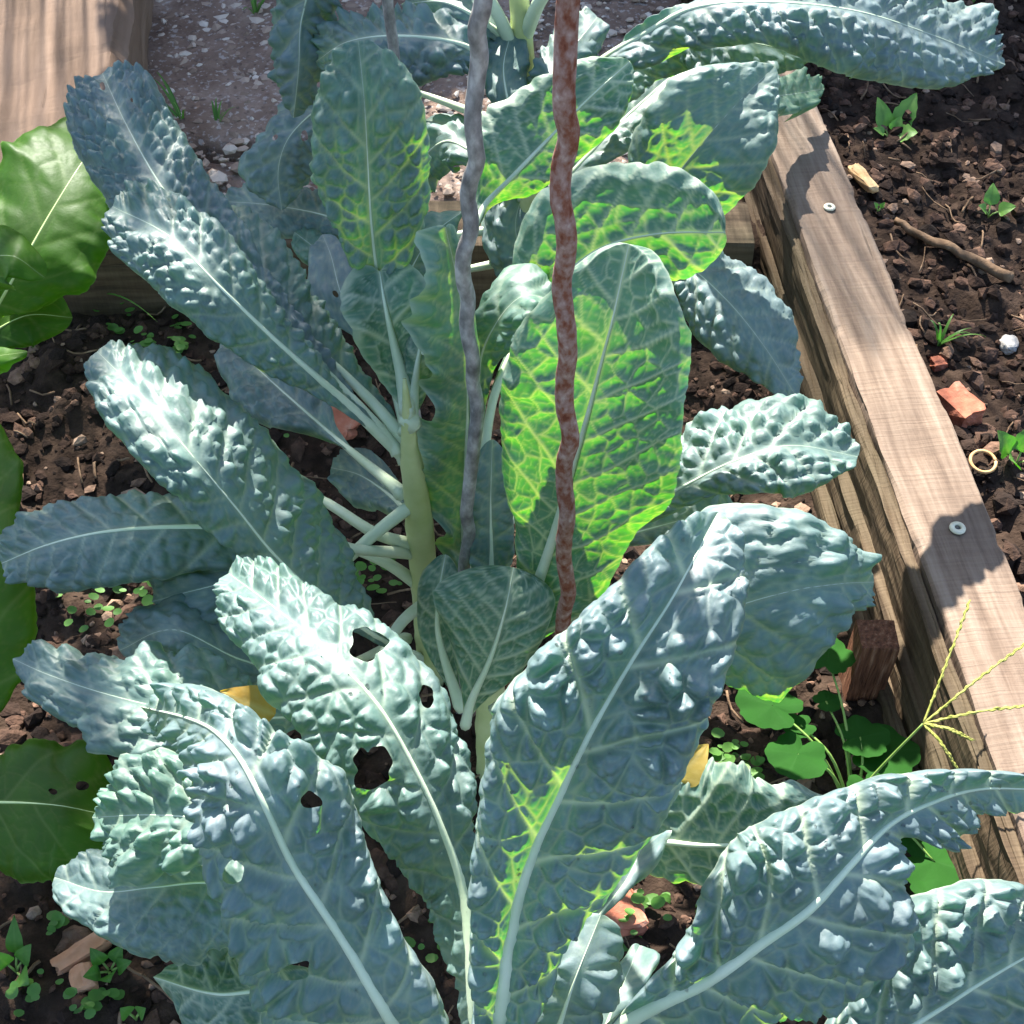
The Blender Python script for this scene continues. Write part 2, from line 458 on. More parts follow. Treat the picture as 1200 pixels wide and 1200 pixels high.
# ------------------------------------------------------------------ timber
def timber(name, p0, direction, length, width, height, ztop, mat, parent, seed, rough=.0022, nl=140, across=None, cham=.002):
    """p0: left top near corner; local Y runs along the length."""
    d = np.asarray(direction, float); per = np.array([d[1], -d[0], 0])
    prof = []
    def seg(a, b, n):
        for i in range(n): prof.append((a[0] + (b[0] - a[0]) * i / n, a[1] + (b[1] - a[1]) * i / n))
    w, h, c = width, height, cham
    pts = [(c, 0), (w - c, 0), (w, -c), (w, -h + c), (w - c, -h), (c, -h), (0, -h + c), (0, -c)]
    ns = [10, 1, 10, 1, 6, 1, 10, 1]
    for i in range(8): seg(pts[i], pts[(i + 1) % 8], ns[i])
    prof = np.array(prof); m = len(prof)
    t = np.linspace(0, 1, nl)
    idx = np.arange(m)
    A, I = np.meshgrid(t * length, idx, indexing='ij')
    px = prof[:, 0][None] + rough * 1.6 * fbm(A * 14, I * .35, seed, 4)
    pz = prof[:, 1][None] + rough * 1.3 * fbm(A * 14, I * .35, seed + 50, 4)
    corner = np.zeros(m)
    cum = np.cumsum([0] + ns)
    for i in (0, 1, 2, 3, 4, 5, 6, 7): corner[cum[i]] = 1
    nick = np.clip(fbm(A * 30, I * 0, seed + 90, 3) - .15, 0, 1) * corner[None]
    px = px + np.sign(w / 2 - px) * nick * .005; pz = pz - nick * .004
    o = np.array([p0[0], p0[1], ztop])
    V = np.stack([px, A, pz], -1).reshape(-1, 3)
    Fc = [tuple(f) for f in grid_faces(nl, m, True)]
    Fc.append(tuple(range(m))); Fc.append(tuple(range((nl - 1) * m, nl * m))[::-1])
    ob = mesh_obj(name, V, Fc, mat, smooth=False)
    po = np.array(parent['_o'])
    ob.parent = parent
    ob.location = tuple(o - po); ob.rotation_euler = (0, 0, math.atan2(-d[0], d[1]))
    return ob

corner0 = b_in - BDIR * (b_in[1] + .35)
edge = thing('timber_bed_edging', 'sawn timber bed edge with two washers along its sunlit top', 'bed edging', (corner0[0], corner0[1], 0))
timber('beam', corner0, BDIR, 2.35, BW, .095, BEAM_Z, M['timber'], edge, 11, nl=420)
timber('inner_board', corner0 - BPER * .0125, BDIR, 2.35, .012, .055, .094, M['timber_old'], edge, 19, nl=260, cham=.001)  # facing over the beam's inner side; its dark colour stands in for shade
timber('lower_board', corner0 - BPER * .022, BDIR, 2.35, .02, .055, .045, M['timber_old'], edge, 23, nl=200)
timber('lower_board', corner0 - BPER * .036, BDIR, 2.35, .013, .05, .016, M['timber_old'], edge, 29, nl=200)
def washer(px, py, r):
    p = at(px, py, BEAM_Z + .002)
    th = np.linspace(0, 2 * np.pi, 20, endpoint=False)
    prof = [(.38, .0), (.38, .22), (.5, .3), (.88, .26), (1, .1), (1, 0)]
    V = np.array([[p[0] + r * a * math.cos(q), p[1] + r * a * math.sin(q), p[2] + r * b] for a, b in prof for q in th])
    Fc = [tuple(f) for f in grid_faces(len(prof), 20, True)]
    w = mesh_obj('washer', V, Fc, M['washer'], edge)
    V2, F2 = tube_geo([p + np.array([0, 0, -.001]), p + np.array([0, 0, r * .1])], r * .37, 10)
    mesh_obj('screw_head', V2, F2, M['dark'], w)
washer(972, 243, .0062); washer(1122, 619, .0068)

rear = thing('rear_timber_board', 'dark damp timber board closing the bed in front of the paving', 'bed edging', (-.75, REAR_Y, 0))
timber('board', (-.75, REAR_Y + .075), (1, 0, 0), float(b_in[0] + (REAR_Y + .0375 - b_in[1]) * BDIR[0] / BDIR[1]) + .75 - .042, .075, .11, .088, M['timber_old'], rear, 41, nl=160)
slp = at(153, 0, .17)
sleeper = thing('timber_sleeper', 'broad smooth timber sleeper lying beside the pebbled paving', 'timber', (slp[0] - .2, 1.17, 0))
s2 = at(141, 168, .17)
sd = norm((slp - s2) * np.array([1, 1, 0]))
timber('beam', s2 - np.array([sd[1], -sd[0], 0]) * .19 - sd * .02, sd, 1.2, .19, .17, .17, M['sleeper'], sleeper, 53, rough=.004, cham=.016)
pst = at(1008, 770, .02)
post = thing('corner_peg', 'short dark brown wooden peg against the inner side of the timber edge', 'peg', (pst[0], pst[1], 0))
timber('peg', pst[:2] + np.array([-.014, 0.0]), (1, 0, 0), .03, .03, .12, .075, M['bark'], post, 61, nl=10)
chunk_p = at(1150, 1000, .05)

def lump(name, c, size, mat, label, cat, seed, rot=0, sharp=.35, parent=None):
    """irregular broken piece: subdivided box pushed by noise"""
    n = 7; V, Fc = [], []
    for ax in range(3):
        for sg in (-1, 1):
            g = np.linspace(-1, 1, n); a, b = np.meshgrid(g, g)
            P = np.zeros((n, n, 3)); P[..., ax] = sg; P[..., (ax + 1) % 3] = a; P[..., (ax + 2) % 3] = b * sg
            base = len(V); V += [p for p in P.reshape(-1, 3)]
            Fc += [tuple(i + base for i in f) for f in grid_faces(n, n)]
    V = np.array(V)
    key = np.round(V, 4); uniq, inv = np.unique(key, axis=0, return_inverse=True); inv = inv.ravel()
    V = uniq; Fc = [tuple(inv[list(f)]) for f in Fc]
    L = np.linalg.norm(V, axis=1, keepdims=True)
    V = V * (1 - sharp + sharp * (1.25 / L))
    nz = 1 + .35 * vnoise(V[:, 0] * 1.3 + seed, V[:, 1] * 1.3 + V[:, 2] * 1.7, seed) + .12 * vnoise(V[:, 0] * 4 + seed, V[:, 1] * 4 + V[:, 2] * 5, seed + 3)
    V = V * nz[:, None] * np.asarray(size)
    ca, sa = math.cos(rot), math.sin(rot)
    V = np.stack([V[:, 0] * ca - V[:, 1] * sa, V[:, 0] * sa + V[:, 1] * ca, V[:, 2]], -1) + np.asarray(c)
    o = mesh_obj(name, V, Fc, mat, None, origin=(c[0], c[1], c[2]), smooth=False)
    return tag(o, label, cat)

def on_soil(px, py):
    p = at(px, py, 0)
    for _ in range(6): p = at(px, py, float(soil_z(p[0], p[1])))
    return p
p = on_soil(1150, 1005); lump('split_wood_chunk', p + [0, 0, .03], (.014, .02, .045), M['bark'], 'reddish split wood chunk beside the timber edge', 'wood chunk', 71, .3, .2)
p = on_soil(1122, 484); lump('brick_fragment', p + [0, 0, .006], (.013, .019, .011), M['brick'], 'broken red brick fragment against the timber edge', 'brick', 72, .5, .1)
p = on_soil(1100, 430); lump('brick_fragment', p + [0, 0, .003], (.008, .006, .006), M['brick'], 'small reddish brick chip above the larger brick fragment', 'brick', 73, .2, .3)
p = on_soil(1181, 408); lump('stone', p + [0, 0, .004], (.008, .010, .007), M['stone'], 'pale grey rounded pebble lying on bare soil', 'stone', 74, .2, .8)
p = on_soil(385, 497); lump('terracotta_shard', p + [0, 0, .006], (.032, .013, .007), M['brick'], 'long red brick shard behind the pale kale stem', 'brick', 75, -.6, .2)
p = on_soil(98, 1122); lump('terracotta_shard', p + [0, 0, .008], (.021, .007, .007), M['terracotta'], 'orange terracotta shard lying on soil beside small weeds', 'shard', 76, .65, .2)
p = on_soil(100, 1150); lump('stone', p + [0, 0, .005], (.008, .009, .007), M['terracotta'], 'small pinkish stone beside the terracotta shard', 'stone', 77, .4, .6)
p = on_soil(715, 1070); lump('brick_fragment', p + [0, 0, .006], (.02, .022, .009), M['brick'], 'brown brick lump in the dark gap between the front leaves', 'brick', 78, .4, .5)

# unseen board fence beyond the paving, added to shade the rear of the bed
FN = thing('shade_fence', 'unseen dark board fence topped with thin reeds, added to shade the back', 'fence', (-.4, 2.4, 0))
for k in range(17):
    timber_y = -2.2 + k * .21
    V = np.array([(timber_y + a, 2.4 + b + (.02 if k % 2 else 0), c) for c in (0, 1.12) for a, b in ((0, 0), (.225, 0), (.225, .018), (0, .018))])
    mesh_obj('board', V, [(0, 3, 2, 1), (4, 5, 6, 7), (0, 1, 5, 4), (1, 2, 6, 5), (2, 3, 7, 6), (3, 0, 4, 7)], M['timber_old'], FN, smooth=False)

rp = []  # thin reeds added so the fence top casts an even half-shade
for k in range(450):
    x0 = -2.2 + k * .0080 + rng.uniform(-.001, .001); hz = 1.60 + rng.uniform(-.03, .03)
    rp.append(tube_geo([(x0, 2.39, 1.0), (x0 + rng.uniform(-.003, .003), 2.39, 1.3), (x0 + rng.uniform(-.004, .004), 2.39, hz)], .0023, 4))
Vr, Fr = join_geo(rp)
rs = mesh_obj('shade_reeds', Vr, Fr, M['husk'], FN); rs['kind'] = 'stuff'
# unseen shrub beyond the fence, added and shaped to shade chosen kale leaves
SH = thing('shade_shrub', 'unseen narrow leafy shrub behind the board fence, added for its shade', 'shrub', (-.58, 2.6, 0))
tube('trunk', [(-.58, 2.6, -.05), (-.57, 2.61, .6), (-.59, 2.6, 1.2), (-.57, 2.6, 2.1)], [.05, .045, .035, .01], M['stick'], SH, 10)
n = 9500
c = np.stack([rng.uniform(-.84, -.45, n), rng.uniform(2.45, 2.75, n), rng.uniform(.3, 1, n)], -1)
c[:, 2] = .3 + (c[:, 2] - .3) / .7 * (1.95 + .26 * np.exp(-((c[:, 0] + .51) / .05) ** 2) + .18 * (c[:, 0] < -.695) + .05 * vnoise(c[:, 0] * 9, 0, 3))  # top outline shaped to shade some leaves and leave others sunlit
c = c[~((c[:, 0] < -.70) & (c[:, 2] < 2.08))]; n = len(c)      # gap left low on this side so sun reaches the chard
d1_ = norm(rng.normal(size=(n, 3))); d2_ = norm(np.cross(d1_, rng.normal(size=(n, 3)))); sz = rng.uniform(.018, .032, (n, 1))
V = np.stack([c - d1_ * sz, c + d2_ * sz * .5, c + d1_ * sz, c - d2_ * sz * .5], 1).reshape(-1, 3)
cr_ = mesh_obj('crown', V, np.arange(4 * n).reshape(-1, 4), M['weed'], SH, attrs={'vein': np.zeros(4 * n), 'tvein': np.zeros(4 * n), 'cell': np.repeat(rng.uniform(0, 1, n), 4)})
cr_['tint'] = .2; cr_['kind'] = 'stuff'

# stick, ring, husk in the right-hand bed
a, b = on_soil(1046, 267), on_soil(1182, 332)
ts = np.linspace(0, 1, 16)[:, None]
P = a + (b - a) * ts; P[:, 2] = soil_z(P[:, 0], P[:, 1]) * .5 + .5 * np.linspace(a[2], b[2], 16) + .009
P += np.stack([vnoise(ts[:, 0] * 5, 0, 4) * .006, vnoise(ts[:, 0] * 5, 3, 5) * .006, ts[:, 0] * 0], -1)
tag(tube('stick', P, .0062 * (1 - .35 * ts[::-1, 0]) , M['stick'], n=9, ripple=.5, seed=3), 'broken brown stick lying on bare soil', 'stick')
c = on_soil(1150, 546); th = np.linspace(0, 2 * np.pi, 28)
P = np.stack([c[0] + .0115 * np.cos(th), c[1] + .0115 * np.sin(th), c[2] + .006 + .002 * np.sin(th)], -1)
tag(tube('ring', P, .0016, M['husk'], n=6), 'small pale ring lying on soil beside the timber edge', 'ring')
p = on_soil(1010, 215); lump('dry_husk', p + [0, 0, .007], (.006, .023, .005), M['husk'], 'curled tan husk against the far part of the timber edge', 'husk', 79, .35, .6)

# ------------------------------------------------------------------ leaves
def leaf(plant, stations, mat='kale', flat=.6, fold=0.0, curl=None, side=1, tint=.0, bump=1.0, cell=.0105, sec=.026,
         ruffle=.003, frill=.025, seed=None, holes=(), rib=1.0, tip=.14, res=2.4, name='leaf', rib_mat='rib', veins=1.0, label=None, pale=.35, rim=1.0, dew=0):
    """stations: (px, py, height, width_left_px, width_right_px) from the petiole to the tip"""
    leaf.k += 1
    if curl is None: curl = -.3 if side > 0 else 0.0
    seed = leaf.k * 13 if seed is None else seed
    st = np.array(stations, float)
    P = np.array([at(*s[:3]) for s in st])
    if plant.name in AXIS: P[0] = at_y(st[0, 0], st[0, 1], AXIS[plant.name])
    t0 = np.concatenate([[0], np.cumsum(np.linalg.norm(np.diff(P, axis=0), axis=1))])
    L = t0[-1]; ts = t0 / L
    pxlen = np.sum(np.hypot(np.diff(st[:, 0]), np.diff(st[:, 1])))
    # rows
    nv = int(np.clip(pxlen / res, 24, 420)); nu = int(np.clip(np.max(st[:, 3] + st[:, 4]) / res, 14, 200)) | 1
    s = np.linspace(0, 1, nv); q = np.where(s > .8, .8 + .2 * (1 - (1 - (s - .8) / .2) ** 1.8), s); q = np.clip(q, 0, 1)
    Mid = spline(ts, P, q)
    W = np.maximum(spline(ts, st[:, 3:5], q), 0)
    rt = np.sqrt(np.clip(1 - np.clip((q - (1 - tip)) / tip, 0, 1) ** 2, 0, 1)); W = W * rt[:, None]
    mx, my, dep = project(Mid)
    tx, ty = np.gradient(mx), np.gradient(my)
    ker = np.hanning(max(5, nv // 9 | 1)); ker /= ker.sum(); pad = len(ker) // 2
    sm = lambda a: np.convolve(np.pad(a, pad, 'edge'), ker, 'valid')
    tx, ty = sm(tx), sm(ty); tl = np.hypot(tx, ty) + 1e-9
    lx, ly = ty / tl, -tx / tl
    left3 = lx[:, None] * RGT - ly[:, None] * UPV
    x = np.linspace(-1, 1, nu)                      # -1 left edge, +1 right edge
    ax = np.abs(x)[None]; isl = (x < 0)[None]
    wm = np.where(isl, W[:, :1], W[:, 1:]) * (dep / F)[:, None]     # metres
    arc = q * L
    ed = 1 + frill * (fbm(arc[:, None] / .018, np.where(isl, 0., 7.3), seed, 3) * 1.6) * (ax ** 2)
    scal = 1 + frill * .5 * np.abs(np.sin(arc[:, None] / .0045 + 3 * vnoise(arc[:, None] / .02, 0, seed + 2))) * (ax ** 4)
    wm = wm * ed * scal
    Q = Mid[:, None] + left3[:, None] * (np.where(isl, 1, -1) * ax * wm)[..., None]
    fl = fold if isinstance(fold, (tuple, list)) else (fold, fold)
    cu = curl if isinstance(curl, (tuple, list)) else (curl, curl)
    fl_ = np.where(isl, fl[0], fl[1]); cu_ = np.where(isl, cu[0], cu[1])
    base = flat * .84 * (-ly)[:, None] * np.where(isl, 1, -1)
    off = wm * (base * ax - fl_ * ax - cu_ * ax ** 2.2)
    depth = (Q - C0) @ FWD
    G = C0 + (Q - C0) * (1 + off / depth)[..., None]
    # smooth normals, towards the camera
    dv = np.gradient(G, axis=0); du = np.gradient(G, axis=1)
    N = norm(np.cross(du, dv)); N = norm(N + 1e-9)
    flip = np.sign(np.sum(N * (C0 - G), -1)); flip[flip == 0] = 1
    N = N * (np.sign(np.sum(flip)) or 1)
    # metric leaf coordinates
    bb = np.where(isl, -1, 1) * ax * wm * np.sqrt(1 + (base - fl_) ** 2 * .8)
    aa = np.broadcast_to(arc[:, None], bb.shape)
    ab = np.abs(bb)
    wob = fbm(aa / .05, bb / .05, seed + 4, 2) * .010
    ph = (aa - .75 * ab - 2.2 * ab ** 2 + wob) / sec + np.where(isl, 0, .43) + .6 * vnoise(aa / .08, np.where(isl, 0., 5.), seed + 6)
    dsec = np.abs(ph - np.round(ph)) * sec * .72
    # lattice of puffed cells between the veins
    wx, wy = fbm(aa / .02, bb / .02, seed + 21, 2) * .45, fbm(aa / .02, bb / .02, seed + 33, 2) * .45
    f1, f2, cid = voronoi(aa / cell * .9 + wx, (bb + .5) / cell + wy, seed)
    d1 = (f2 - f1) * .5 * cell
    c2 = cell * .42
    g1, g2, cid2 = voronoi(aa / c2 + wx * 2, (bb + .5) / c2 + wy * 2, seed + 3)
    d2 = (g2 - g1) * .5 * c2
    soft = lambda d, e: np.sqrt(d * d + e * e) - e
    dm = soft(np.minimum(dsec, d1), .0006)
    puff = 1 - np.exp(-soft(dsec, .0012) / .0042)
    puff1 = 1 - np.exp(-(dm / (.30 * cell)))
    puff2 = 1 - np.exp(-(soft(np.minimum(dm, d2), .0004) / (.3 * c2)))
    nearrib = 1 - np.exp(-(ab / .007) ** 2)
    endf = np.clip((1 - q) / .03, 0, 1)[:, None] * np.clip((W.max(1) / 10), 0, 1)[:, None]
    amp = .75 + .7 * fbm(aa / .06, bb / .06, seed + 8, 2)
    h = bump * (1 - .55 * np.clip((ax - .8) / .2, 0, 1)) * nearrib * amp * (.0034 * puff + .0074 * puff1 * (.65 + .7 * cid) + .0028 * puff2) * side * (.35 + .65 * endf)
    ruf = ruffle * ax ** 2.5 * (np.sin(aa / .014 + 6 * vnoise(aa / .05, np.where(isl, 1., 4.), seed + 11)) * .7
                                + fbm(aa / .02, np.where(isl, 1., 9.), seed + 12, 3) * 1.6)
    big = fbm(aa / .09, bb / .09, seed + 14, 2) * .009 * ax
    tf = np.clip(W.max(1) / 14, 0, 1)[:, None]
    rimc = -rim * .0075 * (np.clip((ax - .76) / .24, 0, 1)) ** 2
    G = G + N * (h + (ruf + big + rimc) * tf)[..., None]
    wsec = np.clip(.0014 - ab * .012, .0005, .0014)
    vein = np.maximum.reduce([np.exp(-(dsec / wsec) ** 2) * (pale if side > 0 else .85), (.12 if side > 0 else .6) * np.exp(-(d1 / .00045) ** 2), (.05 if side > 0 else .25) * np.exp(-(d2 / .0003) ** 2)]) * veins
    vein = np.maximum(vein, np.exp(-(ab / .0016) ** 2) * (1 if side < 0 else np.clip(1.25 - 1.3 * q, .15, 1)[:, None] * (.5 + .5 * pale)))
    tvein = np.maximum.reduce([np.exp(-(dsec / wsec) ** 2), .8 * np.exp(-(d1 / .0006) ** 2), .4 * np.exp(-(d2 / .0004) ** 2), np.exp(-(ab / .002) ** 2)]) * veins
    vein = np.maximum(vein, .55 * np.clip((ax - .972) / .02, 0, 1))
    V = G.reshape(-1, 3); Fc = grid_faces(nv, nu)
    # holes eaten in the blade
    if len(holes):
        vx, vy, _ = project(V)
        kill = np.zeros(len(V), bool)
        for hx, hy, ra, rb in holes:
            an = np.arctan2(vy - hy, vx - hx)
            rr = .82 + .9 * vnoise(np.cos(an) * 1.6 + hx, np.sin(an) * 1.6 + hy, seed + 40) + .5 * vnoise(np.cos(an) * 4 + hx, np.sin(an) * 4 + hy, seed + 41)
            dd = np.hypot((vx - hx) / ra, (vy - hy) / rb)
            kill |= dd < rr
            vein = np.maximum(vein, (np.exp(-((dd - rr) / .12) ** 2) * .6).reshape(vein.shape))
        Fc = Fc[~kill[Fc].any(1)]
        e = np.sort(np.concatenate([Fc[:, [0, 1]], Fc[:, [1, 2]], Fc[:, [2, 3]], Fc[:, [3, 0]]]), 1)
        ue, cnt = np.unique(e[:, 0] * len(V) + e[:, 1], return_counts=True)
        be = ue[cnt == 1]; ea, eb = be // len(V), be % len(V)
        ok_ = lambda i: (i % nu > 0) & (i % nu < nu - 1) & (i // nu > 0) & (i // nu < nv - 1)
        k_ = ok_(ea) & ok_(eb); ea, eb = ea[k_], eb[k_]
        for _ in range(5):
            S_ = np.zeros_like(V); n_ = np.zeros(len(V))
            np.add.at(S_, ea, V[eb]); np.add.at(S_, eb, V[ea]); np.add.at(n_, ea, 1); np.add.at(n_, eb, 1)
            w_ = n_ >= 2; V[w_] = .4 * V[w_] + .6 * S_[w_] / n_[w_][:, None]
    wpx = W.max(1)
    rows_ok = np.nonzero(wpx > 1.2)[0]
    r0 = rows_ok[0] if len(rows_ok) else 0
    Fc = Fc[(Fc[:, 0] // nu) >= r0]
    ob = mesh_obj(name, V, Fc, M[mat], plant, attrs={'vein': vein, 'tvein': tvein, 'cell': .5 * cid + .5 * cid2})
    ob['tint'] = float(tint)
    if label: ob['label'] = label
    # midrib / petiole
    rr = rib * np.interp(q, [0, .12, .4, .75, 1], [.0052, .0042, .0026, .0009, .0002] if side < 0 or pale > .5 else [.0052, .0042, .0020, .0004, .0001])
    Mv = G[:, nu // 2].copy(); Nn = N[:, nu // 2]
    Mv = Mv + Nn * ((-.4 if pale > .5 else -.62) * rr if side > 0 else .45 * rr)[:, None]
    step = max(1, nv // 70)
    idx = np.unique(np.concatenate([np.arange(0, nv, step), [nv - 1]]))
    Vt, Ft = tube_geo(Mv[idx], rr[idx], 8)
    rb_ = mesh_obj('midrib', Vt, Ft, M[rib_mat], plant)
    sub_of(rb_, ob)
    if dew:
        r_ = np.random.default_rng(seed); pr = []
        for _ in range(dew // 4):
            i0, j0 = r_.integers(int(nv * .3), int(nv * .92)), r_.integers(int(nu * .1), int(nu * .9))
            for _ in range(4):
                i, j = np.clip(i0 + r_.integers(-9, 10), 0, nv - 1), np.clip(j0 + r_.integers(-9, 10), 2, nu - 3)
                hx_, hy_, _t = project(G[i, j])
                if any(np.hypot((hx_ - a_) / ra_, (hy_ - b_) / rb_) < 1.9 for a_, b_, ra_, rb_ in holes): continue
                rd = .0003 + .0008 * r_.uniform() ** 3; ph_ = np.linspace(0, np.pi, 6)
                pr.append(tube_geo(G[i, j] + N[i, j] * rd * .45 - N[i, j] * rd * np.cos(ph_)[:, None], np.maximum(rd * np.sin(ph_), rd * .05), 8))
        Vd, Fd = join_geo(pr); dw = mesh_obj('dew_drops', Vd, Fd, M['dew'], plant); dw['kind'] = 'stuff'; sub_of(dw, ob)
    leaf.log.append((plant.name, leaf.k, round(L, 3), P[:, 2].min(), P[:, 1].min(), P[:, 1].max()))
    return ob
leaf.k = 0; leaf.log = []
AXIS = {}

def stem(plant, pts, r, mat='stem', scars=True):
    P = np.array(pts); n = 40
    t = np.concatenate([[0], np.cumsum(np.linalg.norm(np.diff(P, axis=0), axis=1))]); q = np.linspace(0, t[-1], n)
    S = spline(t, P, q)
    R = np.interp(np.linspace(0, 1, n), np.linspace(0, 1, len(r)), r)
    if scars: R = R * (1 + .08 * np.maximum(0, np.sin(q / .011)) ** 6)
    V, Fc = tube_geo(S, R, 14, ripple=.06, seed=5)
    return mesh_obj('stem', V, Fc, M[mat], plant)

# ---- plant A : tall plant with a bare pale stem
pa = at_y(505, 805, .62); pa[2] = 0
A = thing('kale_plant', 'blue-green kale with bare pale stem beside the grey stake', 'kale', pa, 'kale plants in the timber bed')
AXIS[A.name] = .622
stem(A, [pa + [0, 0, -.02], at_y(500, 720, .62), at_y(490, 600, .62), at_y(479, 510, .62), at_y(477, 478, .622), at_y(474, 444, .626)], [.0105, .0108, .0105, .0102, .008, .0012])
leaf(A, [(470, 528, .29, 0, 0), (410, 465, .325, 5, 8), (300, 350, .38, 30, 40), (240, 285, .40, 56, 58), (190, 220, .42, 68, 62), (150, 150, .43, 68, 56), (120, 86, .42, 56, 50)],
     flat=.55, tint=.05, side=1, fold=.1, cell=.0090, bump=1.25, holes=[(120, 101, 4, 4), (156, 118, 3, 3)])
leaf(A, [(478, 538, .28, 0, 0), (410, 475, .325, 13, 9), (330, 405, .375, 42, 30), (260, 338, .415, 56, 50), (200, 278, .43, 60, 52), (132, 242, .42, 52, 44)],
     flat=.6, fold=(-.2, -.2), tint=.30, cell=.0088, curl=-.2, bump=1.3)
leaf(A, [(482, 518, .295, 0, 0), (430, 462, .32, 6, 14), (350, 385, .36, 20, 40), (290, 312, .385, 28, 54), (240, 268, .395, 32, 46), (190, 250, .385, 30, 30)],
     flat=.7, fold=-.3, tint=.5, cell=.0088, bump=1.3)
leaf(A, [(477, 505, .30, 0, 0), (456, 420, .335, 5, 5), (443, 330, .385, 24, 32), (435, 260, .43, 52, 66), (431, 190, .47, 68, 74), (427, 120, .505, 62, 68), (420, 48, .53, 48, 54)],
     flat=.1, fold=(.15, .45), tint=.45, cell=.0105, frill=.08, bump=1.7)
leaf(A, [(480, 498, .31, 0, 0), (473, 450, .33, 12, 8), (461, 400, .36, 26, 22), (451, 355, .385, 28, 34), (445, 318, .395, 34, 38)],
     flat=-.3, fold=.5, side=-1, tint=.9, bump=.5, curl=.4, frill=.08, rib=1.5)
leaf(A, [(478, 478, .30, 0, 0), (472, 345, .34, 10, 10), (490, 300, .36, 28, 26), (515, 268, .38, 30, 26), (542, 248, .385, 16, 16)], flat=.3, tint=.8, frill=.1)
leaf(A, [(482, 498, .30, 0, 0), (486, 455, .33, 14, 16), (492, 410, .36, 18, 22), (502, 368, .38, 14, 14)], flat=-.2, side=-1, tint=.8, bump=.6)
# white sunlit leaf
leaf(A, [(500, 775, .14, 0, 0), (445, 748, .20, 8, 8), (378, 702, .26, 22, 62), (322, 650, .30, 36, 96), (277, 595, .335, 48, 90), (228, 537, .365, 54, 86), (172, 470, .375, 56, 72), (114, 412, .365, 52, 44)],
     flat=1.0, fold=(-.25, -.35), tint=.25, cell=.0100)
leaf(A, [(492, 648, .20, 0, 0), (390, 640, .24, 8, 8), (300, 622, .27, 48, 42), (225, 617, .28, 58, 44), (130, 622, .275, 66, 48), (60, 637, .255, 62, 46), (2, 660, .22, 44, 42)],
     flat=.75, fold=-.25, tint=.25, cell=.012, sec=.030, pale=.55)
leaf(A, [(350, 700, .24, 0, 0), (290, 678, .25, 40, 38), (235, 690, .25, 66, 56), (178, 705, .225, 44, 44)], flat=.6, fold=-.3, tint=.2, ruffle=.012, frill=.18, holes=[(205, 745, 22, 26)])
leaf(A, [(480, 745, .12, 0, 0), (360, 790, .19, 5, 5), (280, 772, .23, 50, 52), (205, 738, .245, 62, 46), (140, 762, .20, 38, 30)], flat=.8, fold=-.4, tint=.1)
leaf(A, [(490, 790, .10, 0, 0), (370, 835, .20, 5, 5), (280, 842, .25, 50, 58), (195, 830, .27, 68, 84), (120, 812, .26, 58, 56), (55, 790, .25, 52, 42), (15, 772, .24, 34, 32)],
     flat=.6, tint=.35, ruffle=.012, frill=.12)
leaf(A, [(478, 480, .28, 0, 0), (425, 395, .26, 8, 8), (400, 345, .28, 36, 34), (388, 300, .29, 32, 32), (378, 275, .29, 14, 14)], flat=.5, tint=.0, holes=[(393, 343, 4, 5)])
leaf(A, [(470, 575, .21, 0, 0), (390, 510, .20, 8, 8), (335, 462, .20, 46, 42), (300, 430, .19, 46, 42), (270, 398, .17, 26, 26)], flat=.8, tint=.1, ruffle=.010)
leaf(A, [(488, 610, .17, 0, 0), (450, 575, .16, 26, 24), (420, 556, .15, 36, 34), (388, 548, .13, 22, 22)], flat=.9, tint=.05)
leaf(A, [(500, 420, .30, 0, 0), (565, 245, .385, 8, 8), (602, 205, .405, 58, 34), (645, 160, .42, 66, 46), (690, 115, .44, 50, 50), (738, 72, .45, 30, 36)],
     flat=-.4, fold=(.2, -.1), side=-1, tint=.75, bump=.6, frill=.09)
# bare petioles low on the stem
for pts in ([(492, 585, .245), (440, 625, .22), (380, 680, .20), (330, 720, .21)], [(494, 640, .21), (440, 625, .20), (375, 585, .19), (300, 560, .20)],
            [(497, 690, .17), (450, 658, .17), (390, 636, .17), (310, 620, .18)], [(500, 705, .15), (470, 730, .14), (448, 770, .14), (430, 820, .15)]):
    P = np.array([at(*p) for p in pts]); P[0] = at_y(pts[0][0], pts[0][1], .622); t = np.linspace(0, 1, len(P)); q = np.linspace(0, 1, 14)
    tube('petiole', spline(t, P, q), np.linspace(.0052, .0030, 14), M['rib'], A, 10)

# ---- plant E : central rosette of young upright leaves
pe = at_y(575, 850, .535); pe[2] = 0
E = thing('kale_plant', 'kale with glowing backlit upright leaf directly behind the rusty stake', 'kale', pe, 'kale plants in the timber bed')
stem(E, [pe + [0, 0, -.02], pe + [0, 0, .07], pe + [0.0, 0.01, .15], pe + [0.0, .012, .19]], [.012, .012, .011, .006])
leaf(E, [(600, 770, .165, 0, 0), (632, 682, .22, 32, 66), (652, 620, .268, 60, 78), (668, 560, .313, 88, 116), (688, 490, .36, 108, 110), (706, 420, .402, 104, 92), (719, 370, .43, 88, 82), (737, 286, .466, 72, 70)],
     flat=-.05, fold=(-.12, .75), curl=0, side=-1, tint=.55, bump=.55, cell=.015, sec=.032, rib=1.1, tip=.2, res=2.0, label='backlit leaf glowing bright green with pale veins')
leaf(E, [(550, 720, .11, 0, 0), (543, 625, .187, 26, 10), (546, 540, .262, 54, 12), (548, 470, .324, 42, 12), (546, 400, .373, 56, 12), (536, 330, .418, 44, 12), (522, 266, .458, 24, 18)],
     flat=.2, fold=(.5, .2), tint=.6, bump=.4, rib=1.2, ruffle=.009, curl=(.4, 0))
